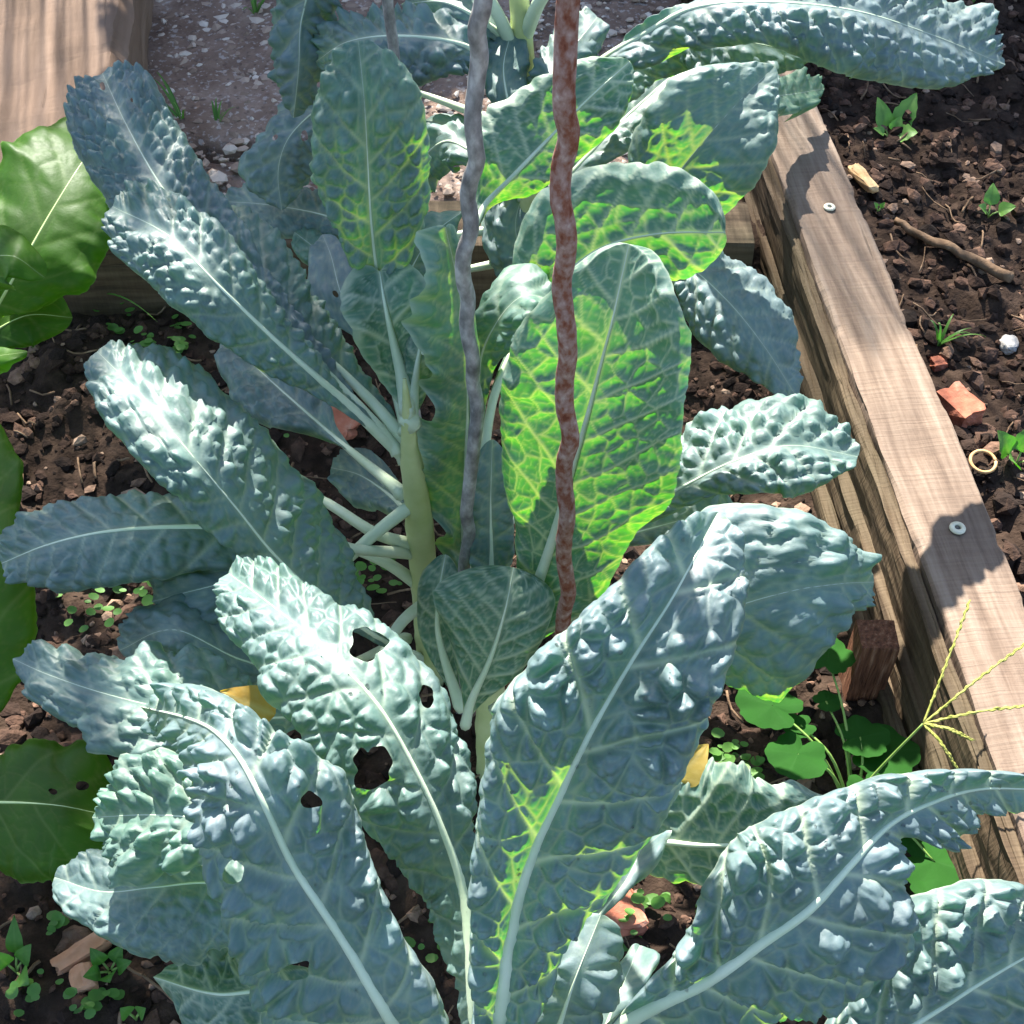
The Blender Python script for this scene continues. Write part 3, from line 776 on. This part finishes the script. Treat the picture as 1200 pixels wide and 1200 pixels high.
leaf(E, [(560, 560, .25, 0, 0), (562, 430, .32, 8, 20), (582, 378, .36, 24, 42), (612, 347, .38, 40, 44), (645, 350, .375, 24, 28)], flat=1.0, fold=(-.3, .3), tint=.6, bump=.7, frill=.08)
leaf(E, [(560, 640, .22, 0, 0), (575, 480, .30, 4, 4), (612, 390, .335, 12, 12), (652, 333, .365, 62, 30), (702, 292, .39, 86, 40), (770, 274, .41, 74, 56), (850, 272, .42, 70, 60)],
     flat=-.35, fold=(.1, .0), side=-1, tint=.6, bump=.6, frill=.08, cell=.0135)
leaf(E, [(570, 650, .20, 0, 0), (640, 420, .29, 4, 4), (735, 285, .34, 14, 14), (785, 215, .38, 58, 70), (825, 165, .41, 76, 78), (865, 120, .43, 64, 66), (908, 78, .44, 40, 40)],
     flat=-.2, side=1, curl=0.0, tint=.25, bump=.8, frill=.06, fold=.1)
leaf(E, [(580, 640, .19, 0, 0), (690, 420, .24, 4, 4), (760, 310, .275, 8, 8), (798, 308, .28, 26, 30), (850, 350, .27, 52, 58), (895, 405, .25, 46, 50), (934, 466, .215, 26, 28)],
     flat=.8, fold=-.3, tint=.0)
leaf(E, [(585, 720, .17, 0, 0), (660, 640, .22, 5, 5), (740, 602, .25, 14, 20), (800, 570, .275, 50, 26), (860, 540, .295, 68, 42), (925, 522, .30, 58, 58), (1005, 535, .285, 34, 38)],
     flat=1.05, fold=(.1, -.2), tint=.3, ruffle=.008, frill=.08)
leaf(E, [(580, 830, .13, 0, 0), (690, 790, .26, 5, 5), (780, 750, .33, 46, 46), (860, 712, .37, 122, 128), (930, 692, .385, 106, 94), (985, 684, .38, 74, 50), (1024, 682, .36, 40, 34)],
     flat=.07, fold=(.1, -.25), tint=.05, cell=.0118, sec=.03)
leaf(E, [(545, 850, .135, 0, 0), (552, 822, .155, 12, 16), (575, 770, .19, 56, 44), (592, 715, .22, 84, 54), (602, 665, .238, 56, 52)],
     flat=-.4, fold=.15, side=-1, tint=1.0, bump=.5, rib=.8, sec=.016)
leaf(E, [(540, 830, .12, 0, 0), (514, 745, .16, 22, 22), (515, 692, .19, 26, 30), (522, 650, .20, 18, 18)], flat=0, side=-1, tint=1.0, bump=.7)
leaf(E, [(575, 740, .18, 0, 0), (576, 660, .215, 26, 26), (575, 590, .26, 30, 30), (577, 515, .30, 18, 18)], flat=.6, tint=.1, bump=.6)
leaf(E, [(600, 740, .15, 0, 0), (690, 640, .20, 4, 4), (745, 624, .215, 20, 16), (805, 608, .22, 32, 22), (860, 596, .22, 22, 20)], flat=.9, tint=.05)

# ---- plant B : front plant, crown just below the frame
pb = at_y(590, 1700, .19); pb[2] = 0; pb = np.array([at_y(590, 1290, .19)[0], .19, 0])
B = thing('kale_plant', 'large bumpy blue-grey kale in front of both stakes', 'kale', pb, 'kale plants in the timber bed')
stem(B, [pb + [0, 0, -.02], pb + [0, 0, .12], pb + [0, 0, .22], pb + [0, .004, .27]], [.014, .014, .013, .008])
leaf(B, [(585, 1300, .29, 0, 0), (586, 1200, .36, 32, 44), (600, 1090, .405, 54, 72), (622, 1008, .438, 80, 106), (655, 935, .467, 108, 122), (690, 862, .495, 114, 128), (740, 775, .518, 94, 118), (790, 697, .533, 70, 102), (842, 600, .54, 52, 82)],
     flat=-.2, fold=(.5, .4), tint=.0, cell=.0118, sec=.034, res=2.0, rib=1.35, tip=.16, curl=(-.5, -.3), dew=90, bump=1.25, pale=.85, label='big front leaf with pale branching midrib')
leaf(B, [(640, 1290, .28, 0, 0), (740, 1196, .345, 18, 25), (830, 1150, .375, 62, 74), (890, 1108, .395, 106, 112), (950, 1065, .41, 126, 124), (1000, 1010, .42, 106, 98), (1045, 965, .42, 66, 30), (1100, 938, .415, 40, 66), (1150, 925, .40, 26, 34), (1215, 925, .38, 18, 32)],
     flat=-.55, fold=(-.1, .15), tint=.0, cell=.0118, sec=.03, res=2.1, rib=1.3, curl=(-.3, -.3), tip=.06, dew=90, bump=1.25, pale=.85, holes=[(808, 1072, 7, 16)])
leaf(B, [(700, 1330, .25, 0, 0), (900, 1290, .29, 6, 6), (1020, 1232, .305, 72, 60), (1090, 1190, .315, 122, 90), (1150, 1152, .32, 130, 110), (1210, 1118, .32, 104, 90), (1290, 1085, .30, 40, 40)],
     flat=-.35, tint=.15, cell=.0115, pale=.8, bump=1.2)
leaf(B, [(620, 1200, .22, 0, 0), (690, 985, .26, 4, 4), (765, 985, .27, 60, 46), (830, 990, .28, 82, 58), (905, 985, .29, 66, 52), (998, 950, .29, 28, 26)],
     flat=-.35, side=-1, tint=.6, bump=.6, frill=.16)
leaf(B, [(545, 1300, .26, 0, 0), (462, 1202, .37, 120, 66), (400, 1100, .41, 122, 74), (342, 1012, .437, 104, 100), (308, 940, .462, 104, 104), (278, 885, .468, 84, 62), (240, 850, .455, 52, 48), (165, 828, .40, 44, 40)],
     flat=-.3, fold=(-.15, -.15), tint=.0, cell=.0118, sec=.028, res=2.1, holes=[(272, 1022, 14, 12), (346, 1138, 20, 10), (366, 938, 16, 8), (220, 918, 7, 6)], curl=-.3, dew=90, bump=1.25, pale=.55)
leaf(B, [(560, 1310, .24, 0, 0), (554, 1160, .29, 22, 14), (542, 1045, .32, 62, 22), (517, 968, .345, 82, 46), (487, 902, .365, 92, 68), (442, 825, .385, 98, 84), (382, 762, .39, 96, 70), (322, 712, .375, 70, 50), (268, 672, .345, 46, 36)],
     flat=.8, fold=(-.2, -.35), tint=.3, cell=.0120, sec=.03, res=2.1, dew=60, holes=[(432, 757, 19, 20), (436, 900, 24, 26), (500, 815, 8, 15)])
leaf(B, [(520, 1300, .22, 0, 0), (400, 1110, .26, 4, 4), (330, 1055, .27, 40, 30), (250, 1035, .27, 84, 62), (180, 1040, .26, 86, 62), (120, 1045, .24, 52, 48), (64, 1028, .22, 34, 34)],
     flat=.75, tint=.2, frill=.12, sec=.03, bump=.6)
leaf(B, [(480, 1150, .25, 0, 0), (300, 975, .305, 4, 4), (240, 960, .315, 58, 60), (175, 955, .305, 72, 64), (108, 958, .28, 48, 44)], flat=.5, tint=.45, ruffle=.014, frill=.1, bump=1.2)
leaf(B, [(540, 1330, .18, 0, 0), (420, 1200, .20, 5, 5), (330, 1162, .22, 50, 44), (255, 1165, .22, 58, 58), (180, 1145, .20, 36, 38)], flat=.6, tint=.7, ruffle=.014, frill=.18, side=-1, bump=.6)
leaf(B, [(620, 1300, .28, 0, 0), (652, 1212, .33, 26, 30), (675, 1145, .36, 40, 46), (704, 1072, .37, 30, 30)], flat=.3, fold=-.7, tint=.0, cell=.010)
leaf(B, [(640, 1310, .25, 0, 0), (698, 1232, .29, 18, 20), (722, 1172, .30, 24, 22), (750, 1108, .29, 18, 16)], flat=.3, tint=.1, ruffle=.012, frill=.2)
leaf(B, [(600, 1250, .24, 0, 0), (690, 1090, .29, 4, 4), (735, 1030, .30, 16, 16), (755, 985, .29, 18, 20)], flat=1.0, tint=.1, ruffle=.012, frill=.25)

# ---- plant C : behind, against the rear board
pc = at_y(628, 470, .94); pc[2] = 0
Cc = thing('kale_plant', 'tall kale with yellow-green stem growing beside the rear board', 'kale', pc, 'kale plants in the timber bed')
AXIS[Cc.name] = .94
stem(Cc, [pc + [0, 0, -.02], at_y(626, 300, .94), at_y(618, 150, .94), at_y(610, 20, .94), at_y(605, -40, .94)], [.010, .010, .0105, .010, .007])
leaf(Cc, [(606, -30, .46, 0, 0), (480, -110, .48, 4, 4), (385, -60, .46, 34, 34), (354, 20, .41, 38, 38), (350, 80, .375, 33, 34), (344, 138, .335, 26, 24)], flat=.3, fold=-.9, tint=.0, cell=.012, bump=1.6)
leaf(Cc, [(612, 150, .36, 0, 0), (430, 95, .33, 5, 5), (372, 128, .31, 32, 30), (338, 162, .295, 46, 42), (326, 200, .27, 44, 42), (330, 246, .24, 28, 28)], flat=.4, fold=-.4, tint=.0, bump=1.7, ruffle=.009, holes=[(322, 160, 4, 3), (357, 160, 4, 6)])
leaf(Cc, [(612, 110, .38, 0, 0), (550, 55, .42, 36, 28), (480, 42, .43, 64, 32), (410, 48, .41, 48, 28), (370, 72, .375, 26, 22)], flat=.9, fold=-.5, tint=.0, bump=1.6)
leaf(Cc, [(618, 260, .25, 0, 0), (460, 280, .23, 5, 5), (380, 252, .225, 28, 26), (315, 240, .22, 36, 30), (262, 236, .20, 24, 22)], flat=.7, tint=.2)
leaf(Cc, [(620, 300, .2, 0, 0), (430, 330, .20, 4, 4), (380, 298, .22, 20, 20), (345, 272, .22, 26, 24)], mat='kale', flat=.6, tint=1.0)
leaf(Cc, [(625, 420, .1, 0, 0), (618, 325, .20, 34, 32), (604, 262, .24, 42, 46), (625, 200, .27, 34, 34)], flat=.4, tint=.0, bump=1.2)
leaf(Cc, [(622, 160, .34, 0, 0), (692, 80, .375, 4, 14), (760, 36, .405, 6, 42), (815, 8, .43, 14, 52), (900, 2, .44, 42, 50), (1000, 12, .43, 58, 74), (1085, 38, .40, 62, 68), (1178, 76, .355, 34, 30)],
     flat=.9, fold=(-.2, -.35), tint=.0, cell=.0115, ruffle=.010, bump=1.2)
leaf(Cc, [(624, 200, .30, 0, 0), (745, 76, .34, 5, 32), (800, 44, .36, 10, 56), (870, 48, .37, 36, 46), (955, 66, .355, 28, 28)], flat=.5, fold=(0, -.3), tint=.15, ruffle=.010)
leaf(Cc, [(625, 250, .25, 0, 0), (700, 170, .285, 12, 26), (752, 120, .30, 22, 44), (802, 80, .31, 34, 46), (865, 62, .31, 28, 30)], flat=.5, tint=.1, ruffle=.010)
leaf(Cc, [(628, 290, .2, 0, 0), (830, 140, .225, 3, 3), (890, 116, .20, 18, 18), (930, 110, .165, 26, 26), (966, 104, .135, 18, 18)], flat=.9, tint=.8, ruffle=.010)
leaf(Cc, [(616, 230, .30, 0, 0), (570, 190, .31, 14, 14), (525, 165, .315, 34, 34), (492, 190, .29, 34, 30), (478, 235, .25, 20, 20)], flat=.5, tint=.1, fold=-.4, bump=1.3)
leaf(Cc, [(612, 150, .37, 0, 0), (596, 120, .39, 24, 26), (590, 78, .405, 34, 36), (600, 35, .415, 24, 26)], flat=.3, tint=.3, fold=-.3, bump=1.3)
leaf(Cc, [(614, 120, .38, 0, 0), (640, 95, .40, 22, 24), (668, 60, .41, 34, 32), (700, 20, .415, 26, 26)], flat=.4, tint=.1, fold=-.4, bump=1.3)
leaf(Cc, [(612, 60, .41, 0, 0), (560, 20, .43, 22, 24), (520, 2, .435, 32, 30), (470, 5, .42, 26, 24)], flat=.6, tint=.05, fold=-.5, bump=1.3)
for pts in ([(612, 30, .43), (640, -10, .46), (700, -60, .5)], [(616, 90, .385), (585, 20, .43), (530, -60, .48)]):
    P = np.array([at(*p) for p in pts]); P[0] = at_y(pts[0][0], pts[0][1] + 20, .945); tube('petiole', spline(np.array([0, .5, 1]), P, np.linspace(0, 1, 14)), np.linspace(.006, .004, 14), M['rib'], Cc, 10)

# ---- chard along the left side
ch = dict(mat='chard', rib_mat='rib_chard', bump=.18, cell=.03, sec=.04, ruffle=.008, frill=.05, veins=.7, rib=1.1)
p = at(-60, 470, 0)
D1 = thing('chard_plant', 'bright green glossy chard beside the rear board and sleeper', 'chard', p, 'chard plants')
leaf(D1, [(-50, 450, .04, 0, 0), (-10, 372, .14, 8, 8), (25, 310, .20, 52, 76), (60, 248, .225, 84, 78), (95, 192, .235, 74, 56), (128, 150, .225, 46, 40)], flat=.3, tint=.2, **ch)
leaf(D1, [(-60, 460, .05, 0, 0), (-70, 360, .2, 8, 8), (-30, 312, .25, 36, 40), (15, 300, .28, 42, 36), (52, 325, .26, 20, 24)], flat=.8, tint=1.0, **ch)
leaf(D1, [(-50, 455, .05, 0, 0), (-20, 400, .12, 20, 20), (30, 370, .14, 45, 40), (85, 372, .13, 30, 30)], flat=.3, tint=.0, **ch)
p = at(-60, 900, 0)
D2 = thing('chard_plant', 'lime green chard leaning in beside the horizontal kale leaf', 'chard', p, 'chard plants')
leaf(D2, [(-60, 930, .03, 0, 0), (-30, 860, .12, 8, 8), (-22, 780, .16, 36, 58), (-12, 690, .19, 42, 54), (-8, 600, .20, 42, 36), (-6, 492, .20, 32, 30)], flat=.5, tint=.7, **ch)
leaf(D2, [(-60, 920, .03, 0, 0), (-80, 470, .14, 8, 8), (-30, 425, .16, 20, 20), (32, 412, .17, 12, 14)], flat=.8, tint=.5, **ch)
p = at(-90, 1000, 0)
D3 = thing('chard_plant', 'dark green chard with pierced leaf low beside the white tipped kale leaf', 'chard', p, 'chard plants')
leaf(D3, [(-110, 960, .05, 0, 0), (-60, 942, .12, 30, 40), (5, 940, .15, 66, 88), (70, 944, .165, 80, 92), (125, 955, .155, 68, 76), (170, 962, .14, 46, 48)], flat=.8, tint=.1, holes=[(62, 928, 5, 4), (97, 920, 7, 6)], res=1.7, **ch)

# ------------------------------------------------------------------ stakes
def stake(name, pix, y, r, mat, label, base_py):
    px0 = np.polyval(np.polyfit([b for _, b in pix], [a for a, _ in pix], 2), [b for _, b in pix])
    pts = [at_y(m_ + (a - m_) * 1.7, b, y) for (a, b), m_ in zip(pix, px0)]
    low = pts[-1].copy(); dirn = norm(pts[-1] - pts[0]); steps = int(max(2, (low[2] + .12) / .02))
    for k in range(1, steps):
        t_ = k / (steps - 1); z = low[2] + (-.12 - low[2]) * t_
        w = .0018 * math.sin(z / .012)
        pts.append(np.array([low[0] + dirn[0] / dirn[2] * (z - low[2]) + w, y, z]))
    top = pts[0].copy()
    up = [np.array([top[0] + .0018 * math.sin(k * .9), y, top[2] + k * .022]) for k in range(14, 0, -1)]
    P = np.array(up + pts)
    P[:, 1] += .0020 * np.sin(P[:, 2] / .0115)
    t = np.concatenate([[0], np.cumsum(np.linalg.norm(np.diff(P, axis=0), axis=1))]); q = np.linspace(0, t[-1], 260)
    V, Fc = tube_geo(spline(t, P, q), r, 16, ripple=.10, seed=8)
    base = spline(t, P, q)[-1]
    return tag(mesh_obj(name, V, Fc, mat, None, origin=base), label, 'stake')
grey = [(565, 0), (560, 33), (561, 67), (558, 100), (555, 133), (556, 167), (557, 187), (552, 213), (550, 233), (552, 267), (547, 293), (546, 327), (549, 353), (548, 383), (552, 417), (552, 450), (555, 477), (553, 517), (550, 567), (548, 600), (550, 627), (547, 660)]
rusty = [(665, 0), (663, 50), (662, 83), (662, 127), (665, 160), (660, 200), (659, 233), (663, 267), (663, 300), (660, 333), (663, 383), (664, 417), (662, 450), (662, 477), (666, 510), (662, 543), (662, 573), (664, 600), (662, 633), (662, 660), (665, 690), (662, 720)]
stake('wavy_stake', grey, .585, .0045, M['metal'], 'grey galvanised wavy plant stake', 800)
stake('wavy_stake', rusty, .515, .0051, M['rust'], 'rusty brown wavy plant stake', 860)
# twisted rod far behind
pts = np.array([at_y(452, -60, .86), at_y(456, 30, .86), at_y(462, 90, .86)]); dz = pts[2] - pts[0]
P = np.array([pts[2] + dz / dz[2] * (z - pts[2][2]) for z in np.linspace(-.05, pts[0][2] + .2, 200)])
th = np.arange(200) * .25
P[:, 0] += .0011 * np.cos(th); P[:, 1] += .0011 * np.sin(th)
tag(tube('twisted_rod', P, .0040, M['metal'], n=8), 'thin twisted grey rod standing behind the upright kale leaf', 'rod')

# ------------------------------------------------------------------ small plants
def blade(parent, base, tipp, width, normal, mat='weed', lobes=0, cup=.2, tint=.3, name='leaf', seed=0, nr=14, nc=9, round_=.5, wav=.08):
    base, tipp = np.asarray(base, float), np.asarray(tipp, float)
    d = tipp - base; L = np.linalg.norm(d); t = d / L; nrm = np.asarray(normal, float); sidev = norm(np.cross(t, nrm)); nrm = np.cross(sidev, t)
    s = np.linspace(0, 1, nr); prof = np.sin(np.pi * np.clip(s, 0, 1) ** round_) ** .8
    prof = prof * (1 + (lobes and .22 * np.abs(np.sin(s * np.pi * lobes)) - .1)); prof[0] = .06; prof[-1] = .02
    x = np.linspace(-1, 1, nc)
    Sg, Xg = np.meshgrid(s, x, indexing='ij')
    w = prof[:, None] * width * .5 * (1 + wav * vnoise(Sg * 9, np.sign(Xg) * 3, seed))
    h = cup * np.abs(Xg) ** 1.5 * w + L * .08 * np.sin(np.pi * Sg) + L * .05 * vnoise(Sg * 4, Xg * 2, seed + 2)
    V = base + Sg[..., None] * d + (Xg * w)[..., None] * sidev + h[..., None] * nrm
    vein = np.maximum(np.exp(-(Xg / .07) ** 2), .4 * np.exp(-(((Sg * 5 - np.abs(Xg) * .8) % 1 - .5) / .12) ** 2)) * .7
    o = mesh_obj(name, V.reshape(-1, 3), grid_faces(nr, nc), M[mat], parent, attrs={'vein': vein, 'tvein': vein, 'cell': vein * 0 + .5})
    o['tint'] = tint; return o

def seedling(px, py, label, leaves, name='seedling', cat='seedling', group=None, mat='weed', h=.012, tint=.9):
    p = on_soil(px, py); T = thing(name, label, cat, p, group)
    for k, (dx, dy, dz, w, lob) in enumerate(leaves):
        tipp = p + np.array([dx, dy, dz + h]); b0 = p + np.array([dx * .35, dy * .35, h * .8])
        tube('stalk', np.array([p, p + np.array([dx * .15, dy * .15, h * .5]), b0]), .0009, M['green_stem'], T, 6)
        blade(T, b0, tipp, w, (0, -.35, 1), mat, lob, tint=tint, seed=px + k)
    return T
seedling(1042, 165, 'leafy bright seedling on bare soil below the drooping kale tip', [(-.015, .036, .024, .022, 0), (.032, .042, .026, .026, 4), (.012, .015, .012, .016, 0), (.028, -.010, .006, .024, 3), (-.022, .002, .004, .012, 0)])
seedling(1158, 255, 'small three-leaved seedling above the brown stick', [(.005, .028, .014, .018, 0), (.024, -.006, .008, .018, 0), (-.016, -.002, .006, .014, 0)])
seedling(1190, 545, 'broad-leaved weed seedling beside the pale ring', [(-.022, .014, .02, .022, 3), (.012, .022, .022, .022, 3), (-.016, -.014, .012, .020, 3), (.02, -.01, .014, .02, 3)], tint=.55)
seedling(1028, 252, 'tiny two-leaved sprout tucked between the washer and the stick', [(.006, .003, .003, .006, 0), (-.006, .003, .003, .006, 0)])
seedling(1140, 5, 'green sprout above the drooping kale tip', [(.014, .01, .012, .014, 0), (-.014, .006, .012, .014, 0), (.0, .018, .014, .013, 0)])
seedling(20, 1140, 'round-leaved weed at the end of the terracotta shard', [(.014, .012, .012, .014, 0), (.018, -.016, .008, .017, 0), (-.012, .006, .014, .014, 0), (.0, .03, .02, .013, 0)], tint=.25)
seedling(130, 1140, 'spreading dark green weed below the curled kale leaf', [(.012, .012, .012, .013, 0), (-.012, .01, .010, .012, 0), (.006, -.014, .006, .014, 0), (-.014, -.010, .006, .012, 0), (.02, .0, .01, .012, 0)], tint=.1)
seedling(160, 1195, 'pair of round seed leaves beside the pale lower kale leaf', [(-.008, .002, .006, .012, 0), (.010, .002, .006, .011, 0)], tint=.35)

# low weeds scattered over the bed soil
V_, F_, n0 = [], [], 0; vv, cl = [], []
spots = [(150, 690), (180, 700), (110, 720), (90, 700), (200, 420), (180, 410), (215, 400), (150, 390), (430, 660), (440, 690), (420, 675), (60, 1090), (120, 1170), (90, 1185), (40, 1170), (860, 885), (880, 900), (845, 900), (700, 1100), (735, 1095), (230, 880), (210, 410), (330, 505), (1110, 700), (478, 1120), (760, 1060)]
for sx, sy in spots:
    for _ in range(9):
        p = on_soil(sx + rng.normal(0, 16), sy + rng.normal(0, 11)); r = rng.uniform(.0022, .0062); hgt = rng.uniform(.004, .016)
        th = np.linspace(0, 2 * np.pi, 9, endpoint=False); a0 = rng.uniform(0, 6.28); tl = rng.uniform(-.4, .4, 2)
        ring = np.stack([r * np.cos(th) * (1 + .15 * np.cos(th - a0)), r * .8 * np.sin(th), r * (tl[0] * np.cos(th) + tl[1] * np.sin(th)) + .15 * r], -1)
        V_.append(np.concatenate([[[0, 0, 0]], ring]) + p + [0, 0, hgt])
        F_ += [(n0, n0 + 1 + k, n0 + 1 + (k + 1) % 9) for k in range(9)]; n0 += 10
        vv += [.4] + [0.] * 9; cl += [rng.uniform(0, 1)] * 10
lw = mesh_obj('low_weeds', np.concatenate(V_), np.array(F_), M['weed'], attrs={'vein': vv, 'cell': cl}); lw['kind'] = 'stuff'; lw['tint'] = .35

# lobed woodland weed by the peg
def lobed(parent, pix, z, rx, rot, seed, tilt=(0, -.25), tint=.1):
    c = at(pix[0], pix[1], z); n = 64; th = np.linspace(0, 2 * np.pi, n, endpoint=False)
    r = rx * (.80 + .16 * np.abs(np.cos(2.5 * (th - rot))) ** .7 + .05 * np.abs(np.cos(7 * th + seed)) + .10 * np.cos(th - rot))
    r = r * (1 - .35 * np.exp(-((np.abs(((th - rot + np.pi) % (2 * np.pi)) - np.pi) - np.pi) / .22) ** 2))
    V, Fc = [], []; rad = [.02, .25, .5, .75, 1.0]
    for k in rad:
        x, y = r * k * np.cos(th), r * k * np.sin(th)
        zz = tilt[0] * x + tilt[1] * y + rx * .06 * np.cos(5 * (th - rot)) * k ** 2 + rx * .10 * vnoise(x / rx * 2 + seed, y / rx * 2, seed)
        V.append(np.stack([c[0] + x, c[1] + y, c[2] + zz], -1))
    V = np.concatenate(V); Fc = grid_faces(5, n, True)
    vein = np.concatenate([np.maximum(np.exp(-((th - rot) / .06) ** 2), .4 * np.exp(-(np.sin(2.5 * (th - rot)) / .1) ** 2)) * (1 - .7 * k) for k in rad])
    o = mesh_obj('leaflet', V, Fc, M['lobed'], parent, attrs={'vein': vein * .6, 'tvein': vein * .6, 'cell': vein * 0 + .5}); o['tint'] = tint
    return c
pw = on_soil(1000, 960)
W = thing('lobed_weed', 'dark green weed with lobed leaflets beside the wooden peg', 'weed', pw)
ends = []
for k, (x, y, r, rot) in enumerate([(970, 770, 33, 1.2), (905, 828, 40, 2.6), (968, 822, 18, .3), (938, 850, 20, 3.4), (935, 884, 36, 4.2), (1008, 864, 33, .2), (1030, 880, 44, .0), (1045, 935, 30, 5.5), (1095, 1010, 50, 5.9), (1088, 1052, 26, 5.9), (1020, 925, 30, 4.9)]):
    z = .05 + .012 * math.sin(k * 2.1)
    ends.append(lobed(W, (x, y), z if k < 6 else z - .02, r / 1480, rot, k * 7 + 1))
for c in ends[:6] + ends[7:9]:
    mid_ = (pw + c) / 2 + np.array([0, 0, .022])
    tube('stalk', spline(np.array([0, .5, 1]), np.array([pw, mid_, c]), np.linspace(0, 1, 12)), np.linspace(.0015, .0008, 12), M['green_stem'], W, 6)

# finger grass seed head leaning over the timber
gb = on_soil(960, 985)
Gp = thing('finger_grass', 'yellow-green grass stalk with spread seed spikes leaning over timber edge', 'grass', gb)
hub = at(1082, 848, .14)
tube('stalk', spline(np.array([0, .5, 1]), np.array([gb, (gb + hub) / 2 + np.array([0, 0, .012]), hub]), np.linspace(0, 1, 24)), np.linspace(.0013, .0008, 24), M['green_stem'], Gp, 6)
for k, (x, y, z) in enumerate([(1137, 703, .17), (1205, 752, .165), (1215, 826, .16), (1140, 868, .145), (1122, 902, .13)]):
    e = at(x, y, z); q = np.linspace(0, 1, 26)
    P = spline(np.array([0, .5, 1]), np.array([hub, (hub + e) / 2 + np.array([0, 0, .004]), e]), q)
    spk = tube('spike', P, np.linspace(.0009, .0005, 26), M['straw'], Gp, 6)
    sp = []
    dirn = norm(e - hub)
    for j in range(3, 25):
        s_ = norm(np.cross(dirn, [0, 0, 1]) + rng.normal(0, .4, 3)) * (1 if j % 2 else -1) * .0007
        a_ = P[j] + s_; sp.append(tube_geo(np.array([a_ - dirn * .0026, a_ + s_ * .3, a_ + dirn * .0026]), np.array([.0003, .0008 * rng.uniform(.6, 1.2), .0002]), 5))
    Vs, Fs = join_geo(sp)
    so = mesh_obj('spikelets', Vs, Fs, M['straw'], Gp); sub_of(so, spk)

# grass tufts along the paving joint and in the right bed
def tuft(px, py, z, n, L, label, spread=.5, mat='weed', lean=(0, 0)):
    p = at(px, py, z) if z is not None else on_soil(px, py)
    T = thing('grass_tuft', label, 'grass', p)
    for k in range(n):
        a = rng.uniform(0, 6.28); l = L * rng.uniform(.6, 1.1); sp_ = spread * rng.uniform(.3, 1)
        dx, dy = math.cos(a) * sp_ * l + lean[0] * l, math.sin(a) * sp_ * l + lean[1] * l
        q = np.linspace(0, 1, 9)[:, None]
        P = p + q * np.array([dx, dy, 0]) + np.array([0, 0, 1]) * (l * (q - .55 * q ** 2.4))
        wd = .0016 * (1 - q ** 2) + .0001; sv = norm(np.cross([dx, dy, .01], [0, 0, 1]))
        V = np.stack([P - sv * wd, P + sv * wd + [0, 0, .0004]], 1).reshape(-1, 3)
        o = mesh_obj('blade', V, grid_faces(9, 2), M[mat], T, attrs={'vein': np.zeros(18), 'cell': np.full(18, .5)}); o['tint'] = rng.uniform(.1, .8)
tuft(1100, 405, None, 7, .05, 'short green grass tuft on soil right of the sunlit timber', .8, lean=(.4, .2))
tuft(215, 145, .068, 7, .07, 'thin grass tuft rising from the paving joint', .9, lean=(-.2, .3))
tuft(300, 20, .07, 12, .05, 'mossy grass tuft at the far edge of the paving', .7)
tuft(110, 345, None, 4, .12, 'long trailing grass blades below the chard leaf', .9, lean=(.7, -.3))
tuft(255, 150, .068, 5, .05, 'sparse grass blades in the joint beside the dark hanging kale leaf', .9)

# yellow fallen leaf scraps
pY = on_soil(285, 825)
Yl = thing('yellow_leaf', 'withered yellow leaf below the pierced pale kale leaf', 'leaf', pY)
blade(Yl, at(322, 838, .285), at(258, 810, .29), .026, (0, -.6, 1), 'yellow', 0, tint=.0, seed=3)
pY = on_soil(808, 890)
Yl = thing('yellow_leaf', 'withered yellow leaf tucked behind the big bumpy kale leaf', 'leaf', pY)
blade(Yl, at(792, 912, .30), at(830, 872, .31), .022, (0, -.6, 1), 'yellow', 0, tint=.3, seed=8)

for o in list(bpy.data.objects):
    if '_o' in o: del o['_o']
for r in leaf.log: print('LEAF', r)
print('TRIS', TRI[0])
